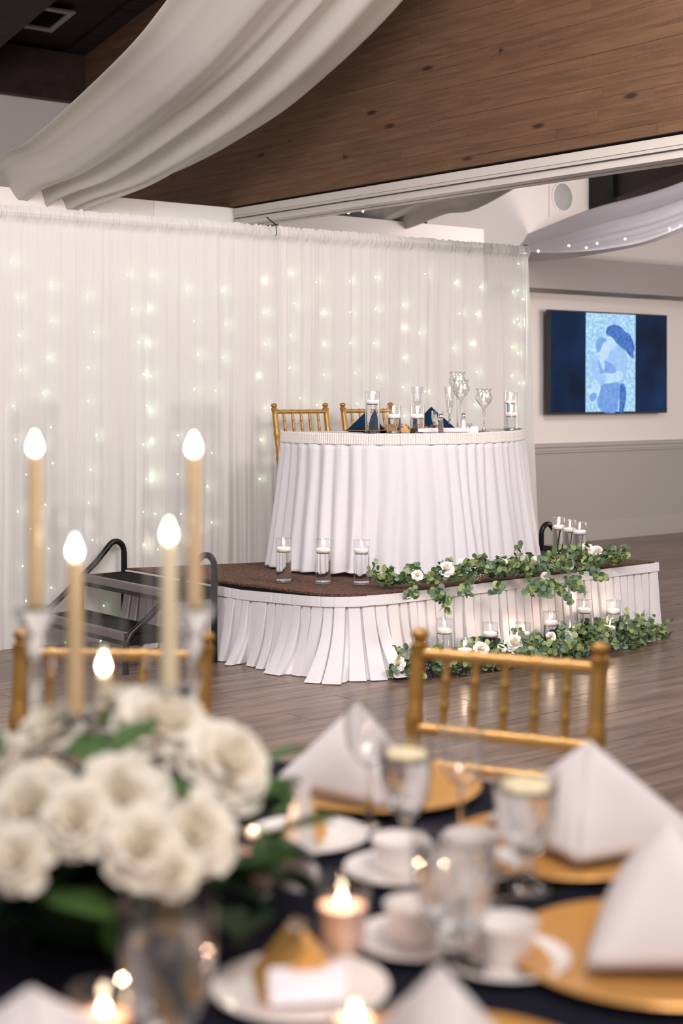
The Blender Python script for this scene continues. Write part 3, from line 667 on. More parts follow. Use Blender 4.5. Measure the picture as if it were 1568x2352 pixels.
def stage_skirt():
    # outward is to the right of travel when we go LB -> corner -> FR
    pts = [Vector((p.x, p.y, 0)) for p in ([LB.lerp(C0, .02)]+corner+[FR])]
    back = (RB-FR); back.z = 0; pts.append(pts[-1]+back*.25)
    f, tot = path_fn(pts)
    t = thing('stage_skirt', 'white box pleated skirt clipped round the low stage', 'skirt', pts[5])
    o = t.location; rs = random.Random(11)
    per = []; s_ = 0
    while s_ < tot: w_ = rs.uniform(.054, .076); per.append((s_, w_, rs.uniform(-1, 1), rs.uniform(.6, 1.25), rs.uniform(-1, 1))); s_ += w_
    sL = (LB-C0).length
    def outv(s_): d = smooth_dir(f, s_); return Vector((d.y, -d.x, 0))
    ztop = lambda s_: ZS-.004-.026*max(0, 1-abs(s_-sL*.55)/(sL*.5)) if s_ < sL else ZS-.004
    # profile samples inside one pleat: (fraction, depth) - flat face, tucked fold
    prof = [(0, .0), (.03, .95), (.18, 1.0), (.40, 1.0), (.62, 1.0), (.82, .97), (.87, .45), (.80, -.05), (.86, -.40), (.97, -.35)]
    rows = 22; verts = []; nprof = len(prof)
    zs = [j/rows for j in range(rows+1)]
    cols = [(s0, w_, r1, r2, r3, fr, dp) for (s0, w_, r1, r2, r3) in per for fr, dp in prof]
    for j in zs:
        for (s0, w_, r1, r2, r3, fr, dp) in cols:
            sc0 = s0+w_*fr
            zt = ztop(s0)-.045
            amp = (.010+.022*j**.8)*r2
            sway = r1*.022*j**1.5+.008*r3*math.sin(3*j+r1*5)
            flare = .035*j**2+.020*fbm(s0*3.1, 5.5)*j
            cd_ = math.exp(-((s0-sL+.12)/.26)**2); flare *= (1 if s0 < sL else .45); flare += .15*cd_*j**2.2+.02*r3*j**3*(1+2*cd_)
            # left side billows at the hem
            if s0 < sL: flare += .05*(j**3)*(.5+r3)
            p, _ = f(sc0+sway); q = p+outv(sc0)*(.012+amp*dp+flare)
            z = zt*(1-j)
            if j > .97: z = .004+.012*(.5+r2*.5)*(s0 > sL)
            verts.append(Vector((q.x, q.y, z))-o)
    nc = len(cols); faces = [(j*nc+i, j*nc+i+1, (j+1)*nc+i+1, (j+1)*nc+i) for j in range(rows) for i in range(nc-1)]
    mb = MB(); mb.add(verts, faces); sk = mb.obj('pleats', M['skirt2'], t)
    md = sk.modifiers.new('edge', 'EDGE_SPLIT'); md.split_angle = math.radians(50)
    mb = MB()
    n = int(tot/.011)
    def hf(i, j):
        s_ = i*tot; p, _ = f(s_); q = p+outv(s_)*(.020+.0016*(1 if (s_ % .064) < .058 else 0)+.004*j); return Vector((q.x, q.y, ztop(s_)-.05*j))-o
    mb.grid(hf, n, 3); h = mb.obj('header_band', M['skirt2'], t, False); m2 = h.modifiers.new('thick', 'SOLIDIFY'); m2.thickness = .004
stage_skirt()

# ------------------------------------------------------------------ black steps
def steps(loc, rz, label, wdt=.95):
    t = thing('portable_steps', label, 'steps', loc, rz, 'black portable steps beside the stage')
    # local: +x descends away from the stage, y spans the tread
    for (x0, x1, z) in ((.0, .28, .395), (.26, .53, .20)):
        mb = MB(); mb.box(((x0+x1)/2, wdt/2, z-.012), (x1-x0, wdt-.05, .022)); tr_ = mb.obj('tread', M['tread'], t, False)
        mb = MB(); mb.box((x1+.004, wdt/2, z-.017), (.012, wdt-.05, .034)); mb.box((x1-.012, wdt/2, z+.0005), (.03, wdt-.05, .004)); mb.obj('nosing', M['alu'], tr_, False)
        mb = MB(); mb.box((x1-.01, wdt/2, z-.045), (.02, wdt-.05, .03)); mb.obj('crossbar', M['black'], t, False)
    for y in (0, wdt):
        r = .017
        arch = [Vector((.0, y, z)) for z in (0, .2, .40, .47)]
        arch += [Vector((.055-.055*math.cos(a), y, .50+.065*math.sin(a))) for a in [k*math.pi*.72/8 for k in range(9)]]
        arch += [Vector((.18, y, .455)), Vector((.40, y, .275)), Vector((.50, y, .20)), Vector((.53, y, .155)), Vector((.535, y, .10)), Vector((.535, y, .0))]
        mb = MB(); mb.tube(arch, r, 12); mb.obj('handrail', M['black'], t)
        for z in (.36, .165):
            mb = MB(); mb.box(((.27 if z > .3 else .40), y, z), (.5 if z > .3 else .28, .012, .05)); 
            if z > .3: mb = MB(); mb.box((.14, y, z), (.28, .012, .05))
            mb.obj('side_plate', M['black'], t, False)
        mb = MB(); mb.lathe([(.012, 0), (.012, .006), (.004, .009)], 10, (.44, y-.012, .165), Matrix.Rotation(math.pi/2, 4, 'X')); mb.obj('bolt', M['silver'], t)
        mb = MB(); mb.box((.28, y, .19), (.03, .03, .36)); mb.obj('leg', M['black'], t, False)
    return t
npos = Vector((-.665, 7.86, 0))
uv = Vector((CT, ST, 0)); nv = Vector((-ST, CT, 0))
# local x -> -u ; local y -> n : rotation TH+180 maps x->-u, y->-n ; so start at the far post
steps(npos+nv*.92, TH+math.pi, 'black portable steps with low tube rails at the curtain end of the stage', .92)
rp = Zof(1243, 9.62, 0)
steps(rp, TH, 'black portable steps partly hidden behind the far trio of candle vases', .72)

# ------------------------------------------------------------------ head table (half moon, skirted)
ZT = 1.18
TC = Vector((.43, 9.03, 0)); TR = .92
def head_table():
    t = thing('head_table', 'half-moon head table standing on the stage', 'table', Vector((TC.x, TC.y, ZS)), TH)
    inv = Matrix.Rotation(-TH, 3, 'Z')
    plan = [(-.335, 8.78), (-.30, 8.62), (-.16, 8.40), (.06, 8.26), (.32, 8.22), (.60, 8.32), (.85, 8.56), (1.01, 8.86), (1.09, 9.18), (1.10, 9.42), (1.09, 9.58)]
    arc = [inv @ (Vector((x, y, 0))-TC) for x, y in plan]; arc = resample(arc, 50)
    mb = MB(); mb.prism([p*.985+Vector((0, 0, ZT-ZS-.03)) for p in arc], (0, 0, .026)); mb.obj('tabletop', M['skirt'], t, False)
    for x, y in ((-.55, -.10), (.35, -.12), (-.1, -.55)):
        mb = MB(); mb.tube([(x, y, 0), (x, y, ZT-ZS-.03)], .018, 8); mb.obj('leg', M['black'], t)
    # cloth on top
    s2 = thing('table_skirt', 'white gathered skirt and cloth covering the half-moon head table', 'tablecloth', Vector((TC.x, TC.y, ZS+.001)), TH)
    mb = MB(); mb.prism([p*1.0+Vector((0, 0, ZT-ZS-.004)) for p in arc], (0, 0, .004)); mb.obj('top_cloth', M['skirt'], s2, False)
    full = arc
    f, tot = path_fn(full)
    def outv(s_):
        d = smooth_dir(f, s_); return Vector((d.y, -d.x, 0))
    sgn = 1 if outv(tot/2).y < 0 else -1
    H = ZT-ZS
    n = int(tot*260)
    def sk(i, j):
        s_ = i*tot; j2 = .055/H+(1-.055/H)*j
        A = (.012+.050*j**.7)
        w1 = fbm(s_*6.2, 3.3, j*.35); w2 = fbm(s_*14+1.5*j*fbm(s_*1.7, 2), 9.1, j*.5); w3 = fbm(s_*34, 1.1, j*2.0)
        o = A*(1.15*w1+1.0*w2)+.012*w3*(1-j)
        phs = s_*2*math.pi/.088+4.5*fbm(s_*2.6, 4.4)+1.3*fbm(s_*5, 6.1, j*1.4)
        fo = (.5+.5*math.cos(phs))**.75; vv = .6+.8*abs(fbm(s_*3.3, 2.2))
        o = .35*o+(.016+.026*j)*fo*vv
        p, _ = f(s_+.05*j*fbm(s_*2.3, 7.7)); q = p+outv(s_)*sgn*(.016+o+.055*j+.02*j*j)
        z = H*(1-j2)-.002
        if j > .985: z = .012+.02*abs(fbm(s_*5, 8))
        return Vector((q.x, q.y, z))
    mb = MB(); mb.grid(sk, n, 26); k = mb.obj('skirt', M['skirt'], s2)
    m2 = k.modifiers.new('thick', 'SOLIDIFY'); m2.thickness = .002
    # shirred header: small puffs in three rows
    n2 = int(tot/.0024)
    def hd(i, j):
        s_ = i*tot; row = j*3.0
        pf = .0045*abs(math.sin(s_*math.pi/.014))+.0012*abs(math.sin(row*math.pi))
        p, _ = f(s_); q = p+outv(s_)*sgn*(.012+pf+.006*j+.002*fbm(s_*30, j))
        return Vector((q.x, q.y, H+.006-.062*j+.003*fbm(s_*12, 1)))
    mb = MB(); mb.grid(hd, n2, 12); h = mb.obj('header_band', cloth('header_band_cloth', (.80, .74, .71), trans=.1, bump=.2, bscale=150), s2, True)
    m2 = h.modifiers.new('thick', 'SOLIDIFY'); m2.thickness = .004
head_table()

# ------------------------------------------------------------------ gold chairs
def make_chair(label, loc, rz, H=.925, group=None):
    t = thing('gold_chair', label, 'chair', loc, rz, group)
    # faces -y ; backrest at +y
    def ringed(pts, r, rings, seg=10, rr=1.28):
        pts = [Vector(p) for p in pts]; P_, R_ = [], []
        tot = sum((pts[i+1]-pts[i]).length for i in range(len(pts)-1)); f, _ = path_fn(pts); n = 1+rings*8
        for i in range(n+1):
            s_ = tot*i/n; P_.append(f(s_)[0]); x = (s_/tot*rings) % 1.0; near = min(x, 1-x)
            R_.append(r*(rr if near < .05 else (1.1 if near < .11 else 1.0)))
        mb = MB(); mb.tube(P_, R_, seg); return mb
    hw = .195; yb = .185
    def by(z): return yb+max(0, z-.45)*.17
    for sx in (-1, 1):
        mb = ringed([(sx*hw*.96, yb+.05, 0), (sx*hw, yb, .44), (sx*hw, by(H-.03), H-.03)], .0165, 6)
        po = mb.obj('post', M['gold'], t)
        mb = MB(); mb.lathe([(.012, -.004), (.018, 0), (.018, .004), (.013, .008), (.013, .012), (.0185, .017), (.0195, .024), (.015, .032), (.004, .036), (.0005, .036)], 16, (sx*hw, by(H), H-.03)); mb.obj('finial', M['gold'], po)
        mb = ringed([(sx*hw*.98, -.19, 0), (sx*hw*.98, -.185, .43)], .0155, 5); mb.obj('leg', M['gold'], t)
    zr = (H-.046, H-.198, H-.268)
    for z, r in zip(zr, (.0125, .0125, .0125)):
        ringed([(-hw, by(z), z), (hw, by(z), z)], r, 6).obj('back_rail', M['gold_rail'], t)
    for k in range(5):
        x = -hw+(k+1)*2*hw/6
        ringed([(x, by(zr[1]), zr[1]), (x, by(zr[0]), zr[0])], .0085, 3, 8, 1.3).obj('spindle', M['gold'], t)
    for z in (.13, .20, .27):
        if z != .20:
            for sx in (-1, 1): ringed([(sx*hw, -.185, z), (sx*hw, yb+.02, z)], .010, 4, 8).obj('stretcher', M['gold'], t)
        else:
            for y in (-.187, yb+.03): ringed([(-hw, y, z), (hw, y, z)], .010, 4, 8).obj('stretcher', M['gold'], t)
    mb = MB(); mb.box((0, 0, .435), (2*hw+.02, .40, .022)); mb.obj('seat_frame', M['gold'], t, False)
    mb = MB(); mb.lathe([(.255, 0), (.27, .012), (.268, .03), (.25, .045), (.0005, .052)], 4, (0, 0, .447), Matrix.Rotation(math.pi/4, 4, 'Z')); c = mb.obj('cushion', M['linen'], t); bv = c.modifiers.new('b', 'BEVEL'); bv.width = .02; bv.segments = 3
    return t
# stage chairs face the hall: local -y must point to -n  => rz = TH
cA = R(*toR(Vector((-.26, 9.09, 0)))[:2], ZS)
GC = 'gold bamboo-style chairs'
def chair_at(pl_, pr_, z, H):  # left and right post tops (world xy), returns loc, rz for a chair whose back passes through them
    mid = (pl_+pr_)/2; d = (pr_-pl_).normalized(); ang = math.atan2(d.y, d.x); back = .185+(H-.03-.45)*.17
    nrm = Vector((-d.y, d.x)); p = mid-nrm*back
    return Vector((p.x, p.y, z)), ang
q1, q2 = Npl(633, 0, 7.27).xy, Npl(745, 0, 7.27).xy
lo, an = chair_at(q1, q2, ZS, .935); ch0 = make_chair('gold bamboo-style chair at the open end of the head table, nearest the backdrop middle', lo, an, .935, GC)
q1, q2 = Npl(792, 0, 7.27).xy, Npl(893, 0, 7.27).xy
lo, an = chair_at(q1, q2, ZS, .935); dup(ch0, lo, an, 'gold bamboo-style chair on stage, half hidden behind the navy napkin and tall vase', GC)
# guest chairs face the near table: local -y towards viewer
q1, q2 = Vector(((966-CX)/F*3.16, 3.16)), Vector(((1374-CX)/F*2.99, 2.99))
lo, an = chair_at(q1, q2, 0, .925); ch1 = make_chair('blurred gold bamboo-style chair in front of the garland, pulled up to the navy table', lo, an, .915, GC)
q1, q2 = Vector(((30-CX)/F*3.16, 3.16)), Vector(((492-CX)/F*3.12, 3.12))
lo, an = chair_at(q1, q2, 0, .925); dup(ch1, lo, an, 'blurred gold bamboo-style chair behind the tall taper candles and black steps', GC)

# ------------------------------------------------------------------ cylinder vases with floating candles
def flame_mb(h, r, M_=None, c=(0, 0, 0)):
    mb = MB(); mb.lathe([(.0004, 0), (r*.75, h*.12), (r, h*.30), (r*.85, h*.5), (r*.45, h*.75), (.0004, h)], 10, c, M_); return mb
vcache = {}
VG, CG = 'water filled glass cylinder vases', 'lit floating candles'
def vase(px, Z, z0, H, where, R_=.0425, level=None, lean=0.0):
    loc = Zof(px, Z, z0); lv = level if level is not None else H-.074
    t = thing('cylinder_vase', 'clear glass cylinder vase '+where, 'vase', loc, rnd(0, 6), VG)
    k = (round(H, 3), round(lv, 3))
    if k not in vcache:
        g = MB(); ro, ri = R_, R_-.0022
        g.lathe([(ro, .001), (ro, H-.002), (ro-.0008, H), (ri+.0004, H), (ri, H-.002), (ri, lv+.0005)], 40)
        # solid bottom
        bs = MB(); bs.lathe([(.0005, 0), (ro*.9, 0), (ro, .003), (ro, .011), (ri, .014), (.0005, .014)], 40)
        wt = MB(); wt.lathe([(.0005, .0145), (ri-.0008, .0145), (ri-.0006, lv), (.0005, lv)], 40)
        rm = MB(); rm.lathe([(ri-.0002, H-.0015), (ri, H+.0006), (ro, H+.0006), (ro+.0003, H-.0015), (ri-.0002, H-.0015)], 40)
        vcache[k] = (g.mesh('glass', M['glass']), bs.mesh('thick_base', M['gbase']), wt.mesh('water', M['water']), rm.mesh('rim', M['glass_fg']))
    a, b, c_, d = vcache[k]
    link('glass', a, t); link('thick_base', b, t); link('water', c_, t); link('rim', d, t)
    f = thing('floating_candle', 'lit white floating candle in the vase '+where, 'candle', loc+Vector((0, 0, lv-.0015)), rnd(0, 6), CG)
    if 'cn' not in vcache:
        cm = MB(); cm.lathe([(.0005, 0), (.024, .0), (.034, .004), (.0385, .012), (.0388, .020), (.036, .0245), (.028, .0275), (.012, .0255), (.0005, .025)], 32)
        wk = MB(); wk.tube([(0, 0, .024), (.001, 0, .031), (.002, 0, .036)], .0009, 6)
        fm_ = flame_mb(.036, .0042, None, (.0015, 0, .032))
        vcache['cn'] = (cm.mesh('wax', M['wax']), wk.mesh('wick', M['wick']), fm_.mesh('flame', M['flame']))
    a, b, c_ = vcache['cn']; link('wax', a, f); link('wick', b, f); link('flame', c_, f, None, (rnd(-.12, .12), rnd(-.12, .12), 0))
    lt = bpy.data.lights.new('candle_glow', 'POINT'); lt.energy = GLOW; lt.color = (1, .72, .52); lt.shadow_soft_size = .002
    lo_ = bpy.data.objects.new('candle_glow', lt); col.objects.link(lo_); lo_.parent = f; lo_.location = (0, 0, .052)
GLOW = .34
for px, by_, wh in ((651, 1343, 'farthest from the stage garland'), (742, 1346, 'in the middle before the table hem'), (830, 1348, 'touching the garland tip on the carpet')):
    Z = (E-ZS)*F/(by_-5-HY); vase(px, Z, ZS, .236, wh)
vase(1283, 9.30, ZS, .231, 'of the far trio beside the black rail')
vase(1308, 9.12, ZS, .231, 'in the middle of the far trio')
vase(1331, 8.97, ZS, .231, 'of the far trio nearest the paired roses')
for px, Z, H, wh in ((855, 8.42, .236, 'tall, beside the navy napkin'), (904, 8.42, .156, 'with a gold box, on the head table'), (958, 8.40, .156, 'below the lone cut flute, head table'),
                     (1174, 9.05, .156, 'short, at the far head table corner'), (1172, 9.25, .232, 'tall, at the far head table corner')):
    vase(px, Z, ZT+.002, H, wh)
sk_ = lambda px: None
def front_Z(px):
    a = (px-CX)/F; t = (a*C0.y-C0.x)/((FR.x-C0.x)-a*(FR.y-C0.y)); return C0.y+(FR.y-C0.y)*t
for px, ty, off, wh in ((1020, 1421, .20, 'standing tall at the left of the floor group'), (1067, 1467, .38, 'lowest, behind the gold chair rail'),
                        (1125, 1430, .24, 'third from left above the floor garland'), (1200, 1430, .16, 'half hidden against the pleated skirt'),
                        (1187, 1450, .34, 'beside the largest low rose'), (1265, 1405, .22, 'midway along the floor garland'),
                        (1309, 1427, .24, 'above the round centre rose'), (1341, 1377, .16, 'tallest, below the hanging sprays'),
                        (1408, 1379, .18, 'behind the greenish short vase'), (1397, 1418, .33, 'with greenish water, near the chair finial'),
                        (973, 1468, .30, 'hidden behind the gold chair post')):
    Z = front_Z(px)-off; H = E-(ty-HY)*Z/F
    vase(px, Z, 0, max(.08, H), wh)

# ------------------------------------------------------------------ garlands
def leaf_mesh(mat, k):
    mb = MB(); n = 9; vs = [(0, 0, 0)]; r = 1.0
    for i in range(n):
        a = 2*math.pi*i/n; x = math.cos(a)*(.95+.05*k); y = math.sin(a)*.88; vs.append((x+.15, y, .16*(x*x+y*y)-.06*abs(y)))
    fs = [(0, 1+i, 1+(i+1) % n) for i in range(n)]; mb.add(vs, fs); return mb.mesh('leaf', mat)
LM = [leaf_mesh(M[m_], i) for i, m_ in enumerate(('leafA', 'leafB', 'leafC'))]
def rose_mesh(seed, mats, rich=1.0, heart=True):
    rs = random.Random(seed); mb = MB()
    lay = [(3, .10, .34, 1.25), (4, .26, .42, 1.0), (5, .44, .50, .74), (6, .64, .56, .45), (7, .80, .60, .12)]
    for li, (n, r0, w_, tilt_) in enumerate(lay):
        mb.cur = 1 if (heart and li == 0) else 0
        for k in range(n):
            a = 2*math.pi*(k+rs.uniform(-.15, .15))/n+li*.5; ln = (.55+.12*li)*rs.uniform(.9, 1.1); tl = tilt_+rs.uniform(-.1, .1)
            ca, sa = math.cos(a), math.sin(a); 
            def fn(i, j):
                s_ = (i-.5)*2; wd = w_*(.55+1.0*math.sin(math.pi*min(1, .15+.75*j)))*.75*(1.25-.25*li/4)
                cup = .35*s_*s_*wd; rad = r0*.35+ln*j*math.cos(tl)+cup*-.3; up = ln*j*math.sin(tl)+.12*j*j-(.20*max(0, j-.72))*(1 if li > 1 else 0)*4+.05*math.sin(5*s_+li)
                rad += .10*max(0, j-.7)*(3 if li > 1 else 0)
                x = rad; y = s_*wd; z = up+cup*.8+.12*(4-li)*.5
                return Vector((x*ca-y*sa, x*sa+y*ca, z))
            mb.grid(fn, 4, 4)
    return mb.mesh('rose', mats)
RM = [rose_mesh(i, [M['rose'], M['rose_heart']]) for i in range(3)]
def garland(name, label, pts, width, hgt, nleaf, sprays, roses, seed, zfloor, drop=False):
    rs = random.Random(seed)
    base = pts[len(pts)//2].copy(); base.z = zfloor
    t = thing(name, label, 'garland', base, 0, 'eucalyptus garlands with white roses')
    f, tot = path_fn(resample(pts, 40))
    mb = MB(); allL = []
    def put(p, stem_dir, size):
        k = rs.choices((0, 1, 2), (.45, .33, .30))[0]
        d = (stem_dir+Vector((rs.gauss(0, .7), rs.gauss(0, .7)-.35, rs.gauss(.25, .6)))).normalized()
        allL.append((p, d, size*rs.uniform(.75, 1.2), k))
    nst = int(nleaf/9)
    for i in range(nst):
        s_ = tot*(i+rs.random())/nst; c, d = f(s_); side = Vector((d.y, -d.x, 0))
        edge = math.sin(math.pi*min(1, max(0, s_/tot)))**.35
        lat = rs.uniform(-1, 1)*width*edge; h0 = rs.uniform(0, 1)*hgt*edge*(1-.6*abs(lat/width if width else 0))
        p = c+side*lat+Vector((0, 0, .008+h0)); dirr = (d*rs.uniform(-1, 1)+side*rs.uniform(-.3, 1.0)+Vector((0, 0, rs.uniform(-.1, .9)))).normalized()
        ln = rs.uniform(.06, .13); q = p+dirr*ln; q.z = max(q.z, zfloor+.01); mb.tube([p-base, (p+q)/2-base+Vector((0, 0, .008)), q-base], .0012, 4)
        for k in range(9):
            tt = (k//2+1)/5; pp = p.lerp(q, tt)+Vector((0, 0, .008*math.sin(math.pi*tt)))
            off = dirr.cross(Vector((rs.gauss(0, 1), rs.gauss(0, 1), rs.gauss(0, 1)))).normalized()
            pp = pp+off*.013; pp.z = max(pp.z, zfloor+.012); put(pp, off*.6+Vector((0, -.2, .2)), .0165)
    for sp in sprays:      # hanging sprays as world paths
        g = resample(sp, 10); mb.tube([p-base for p in g], .0015, 5)
        for i, p in enumerate(g[2:]):
            for s2 in (-1, 1):
                for rep in range(2 if i < 6 else 1):
                    off = Vector((s2*.015+rs.gauss(0, .004), -.008, rs.gauss(0, .006))); put(p+off+Vector((rs.gauss(0, .006), 0, rs.gauss(0, .006))), Vector((s2*.3, -.9, .1)), .0155)
    mb.obj('stem', M['stem'], t, kind='stuff')
    rs.shuffle(allL); allL.sort(key=lambda q: -(q[2]/q[0].y) if False else q[0].y-.3*q[0].z)
    for i, (p, d, sz, k) in enumerate(allL[:290]):
        q = d.to_track_quat('Z', 'Y'); r_ = q.to_euler(); r_.rotate_axis('Z', rs.uniform(0, 6.28)); link('leaf', LM[k], t, p-base, r_, sz)
    st_ = MB()
    for (p, d, sz, k) in allL[290:]:
        st_.cur = k; q = d.to_track_quat('Z', 'Y').to_matrix() @ Matrix.Rotation(rs.uniform(0, 6.28), 3, 'Z')
        st_.add([(q @ Vector((v.co))*sz)+p-base for v in LM[k].vertices], [tuple(pl_.vertices) for pl_ in LM[k].polygons])
    if st_.v: st_.obj('foliage', [M['leafA'], M['leafB'], M['leafC']], t, kind='stuff')
    for i, (p, sz, fx) in enumerate(roses):
        d = Vector((fx, -.85, .55)).normalized(); e = d.to_track_quat('Z', 'Y').to_euler(); link('rose', RM[i % 3], t, p-base, e, sz)
    # seed clusters
    sd = MB()
    for i in range(int(tot*7)):
        c, d = f(rs.uniform(0, tot)); c = c+Vector((rs.uniform(-1, 1)*width, -.6*width, hgt*rs.uniform(.3, .9)))
        for k in range(14):
            sd.lathe([(.0003, -.0028), (.0026, 0), (.0003, .0028)], 5, c-base+Vector((rs.gauss(0, .012), rs.gauss(0, .01), rs.gauss(0, .011))))
    sd.obj('seed_heads', M['seed'], t, kind='stuff')
ZG = ZS+.01
up = [G(862, 1346, ZG), G(905, 1346, ZG), G(960, 1350, ZG), G(1040, 1344, ZG), G(1120, 1334, ZG), G(1200, 1325, ZG), G(1290, 1313, ZG), G(1360, 1305, ZG), G(1420, 1297, ZG)]
def hang(*a): return [P(x, y, z) for x, y, z in a]
spr = [hang((1000, 1350, 7.52), (1012, 1362, 7.45), (1022, 1380, 7.42), (1018, 1398, 7.42)), hang((950, 1352, 7.38), (945, 1362, 7.3), (934, 1368, 7.28)), hang((1150, 1338, 7.9), (1146, 1350, 7.8), (1134, 1362, 7.78)),
       hang((1225, 1330, 8.1), (1222, 1350, 7.98), (1214, 1360, 7.95)), hang((1245, 1330, 8.1), (1246, 1352, 7.98), (1256, 1368, 7.95)), hang((1262, 1326, 8.15), (1276, 1350, 8.05), (1300, 1366, 8.02), (1308, 1382, 8.0)),
       hang((1300, 1320, 8.3), (1312, 1340, 8.18), (1330, 1348, 8.15), (1338, 1360, 8.14)), hang((1330, 1316, 8.35), (1322, 1336, 8.25), (1326, 1352, 8.2)), hang((1350, 1312, 8.4), (1372, 1320, 8.33), (1386, 1334, 8.3)), hang((1060, 1346, 7.6), (1070, 1352, 7.5), (1064, 1364, 7.48)),
       hang((1270, 1330, 8.2), (1262, 1345, 8.1), (1266, 1362, 8.06)), hang((1232, 1332, 8.1), (1236, 1345, 8.0), (1232, 1364, 7.96)), hang((990, 1352, 7.45), (1004, 1360, 7.38), (1000, 1372, 7.36))]
rz_ = lambda px, py, Z, s_, fx=0: (P(px, py, Z), s_, fx)
ros = [rz_(1025, 1308, 7.62, .031), rz_(1064, 1297, 7.85, .026, .4), rz_(1150, 1290, 8.0, .026, .3), rz_(1224, 1296, 8.15, .034, -.3), rz_(1298, 1295, 8.3, .034, .1), rz_(1348, 1263, 8.6, .030), rz_(1373, 1267, 8.65, .027, .3), rz_(958, 1322, 7.5, .022), rz_(1252, 1325, 8.1, .02)]
garland('garland', 'eucalyptus and white rose garland lying along the stage edge with sprays hanging down', up, .075, .085, 1250, spr, ros, 21, ZS)
lo_ = [Zof(x, front_Z(x)-d_, 0) for x, d_ in ((890, .13), (940, .18), (1010, .25), (1090, .26), (1170, .27), (1250, .27), (1340, .27), (1420, .25), (1492, .16))]
rf = lambda px, py, s_, fx=0, d_=.36: (P(px, py, front_Z(px)-d_), s_, fx)
ros2 = [rf(914, 1527, .030, -.4, .2), rf(1026, 1522, .02), rf(1104, 1492, .030), rf(1180, 1480, .038), rf(1304, 1471, .030, -.2), rf(1372, 1473, .032, .3), rf(1445, 1441, .024, 0, .25), rf(1265, 1462, .02), rf(1150, 1492, .02)]
garland('garland', 'thick eucalyptus and white rose garland on the floor among candle vases', lo_, .15, .088, 2900, [hang((1190, 1480, 7.9), (1192, 1462, 7.92), (1186, 1448, 7.95)), hang((1395, 1470, 8.2), (1388, 1446, 8.25), (1376, 1436, 8.3)), hang((1470, 1462, 8.6), (1490, 1456, 8.6), (1503, 1458, 8.6)), hang((900, 1520, 7.5), (905, 1500, 7.52), (925, 1486, 7.55))], ros2, 22, 0)

# ------------------------------------------------------------------ tabletop things
def napkin(name, label, loc, rz, s_, h, mat, spread=1.0, group=None):
    mb = MB(); A = Vector((0, 0, h)); Fp = Vector((0, -s_*.95, 0)); Lp_ = Vector((-s_*spread, s_*.55, 0)); Rp_ = Vector((s_*spread, s_*.55, 0)); Bk = Vector((0, s_*.30, 0))
    def tri(a, b, c, bul, seed):
        nr = (b-a).cross(c-a).normalized()
        if nr.dot((a+b+c)/3-Vector((0, 0, h*.3))) < 0: nr = -nr
        def fn(i, j):
            p = a.lerp(b.lerp(c, i), j); return p+nr*bul*math.sin(math.pi*i)*math.sin(math.pi*min(1, j*.85))+nr*.002*fbm(i*3+seed, j*3)
        mb.grid(fn, 12, 12)
    tri(A, Fp, Rp_, .012*s_/.1, 1); tri(A, Lp_, Fp, .012*s_/.1, 2)
    tri(A*.985, Rp_*.97, Bk, -.008, 3); tri(A*.985, Bk, Lp_*.97, -.008, 4)
    # folded hem lying at the foot
    mb.prism([Fp*1.0, Rp_*1.02, Rp_*.9+Vector((0, .01, 0)), Fp*.86], (0, 0, .004)); mb.prism([Fp*.86, Lp_*.9+Vector((0, .01, 0)), Lp_*1.02, Fp*1.0], (0, 0, .004))
    me = mb.mesh(name, mat); o = link(name, me, None, loc, (0, 0, rz), None, label=label, category='napkin', group=group)
    sm = o.modifiers.new('thickness', 'SOLIDIFY'); sm.thickness = .0025; return o
def plate(name, label, loc, r, mat, cat='plate', rimh=.014, group=None, well=.62):
    mb = MB(); mb.lathe([(.0005, .0), (r*.55, 0), (r*well, .001), (r*.98, rimh*.85), (r, rimh), (r*.985, rimh+.0025), (r*(well+.06), .0065), (r*well, .005), (.0005, .005)], 56)
    return link(name, mb.mesh(name, mat), None, loc, None, None, label=label, category=cat, group=group)
ZTT = ZT+.002
def on(px, Z): return Zof(px, Z, ZTT)
# dark chargers with gold rim
for px, Z, lb in ((850, 8.62, 'dark charger plate with gold rim at the first head table place'), (1000, 8.95, 'dark charger plate with gold rim at the second head table place')):
    t = thing('charger_plate', lb, 'plate', on(px, Z), 0, 'head table chargers')
    mb = MB(); mb.lathe([(.0005, 0), (.10, 0), (.155, .012), (.153, .014), (.10, .004), (.0005, .004)], 48); mb.obj('plate', M['black'], t)
    mb = MB(); mb.lathe([(.147, .0115), (.157, .0125), (.159, .0145), (.156, .016), (.146, .0135), (.147, .0115)], 48); mb.obj('rim', M['gold'], t)
napkin('napkin', 'navy blue pyramid napkin between the tall vase and the second stage chair', on(846, 8.62)+Vector((-.0, 0, .016)), .25, .095, .115, M['navy'], 1.15, 'navy napkins on the head table')
napkin('napkin', 'navy blue pyramid napkin behind the water glass on the head table', on(990, 8.95)+Vector((0, 0, .016)), -.25, .11, .125, M['navy'], 1.2, 'navy napkins on the head table')
def tri_box(label, loc, rz, s_=.03, tag_=True, h=None):
    h = h or s_*1.5
    t = thing('favor_box', label, 'box', loc, rz, 'gold favour boxes')
    mb = MB(); mb.prism([Vector((-s_, -s_, 0)), Vector((s_, -s_, 0)), Vector((0, -s_, h))], (0, 2*s_, 0)); mb.obj('box', M['goldbox'], t, False)
    if tag_:
        mb = MB(); mb.box((0, 0, 0), (s_*1.7, .0015, s_*.75)); o = mb.obj('card', M['card'], t, False); o.location = (0, -s_-.004, s_*.42); o.rotation_euler = (-.35, 0, 0)
    return t
tri_box('small gold triangular box on the head table, in front of the short vase', on(907, 8.55), .2, .034, False)
tri_box('small gold triangular box between the two short head table vases', on(931, 8.7), -.1, .030, False)
pt = MB(); rs = random.Random(5)
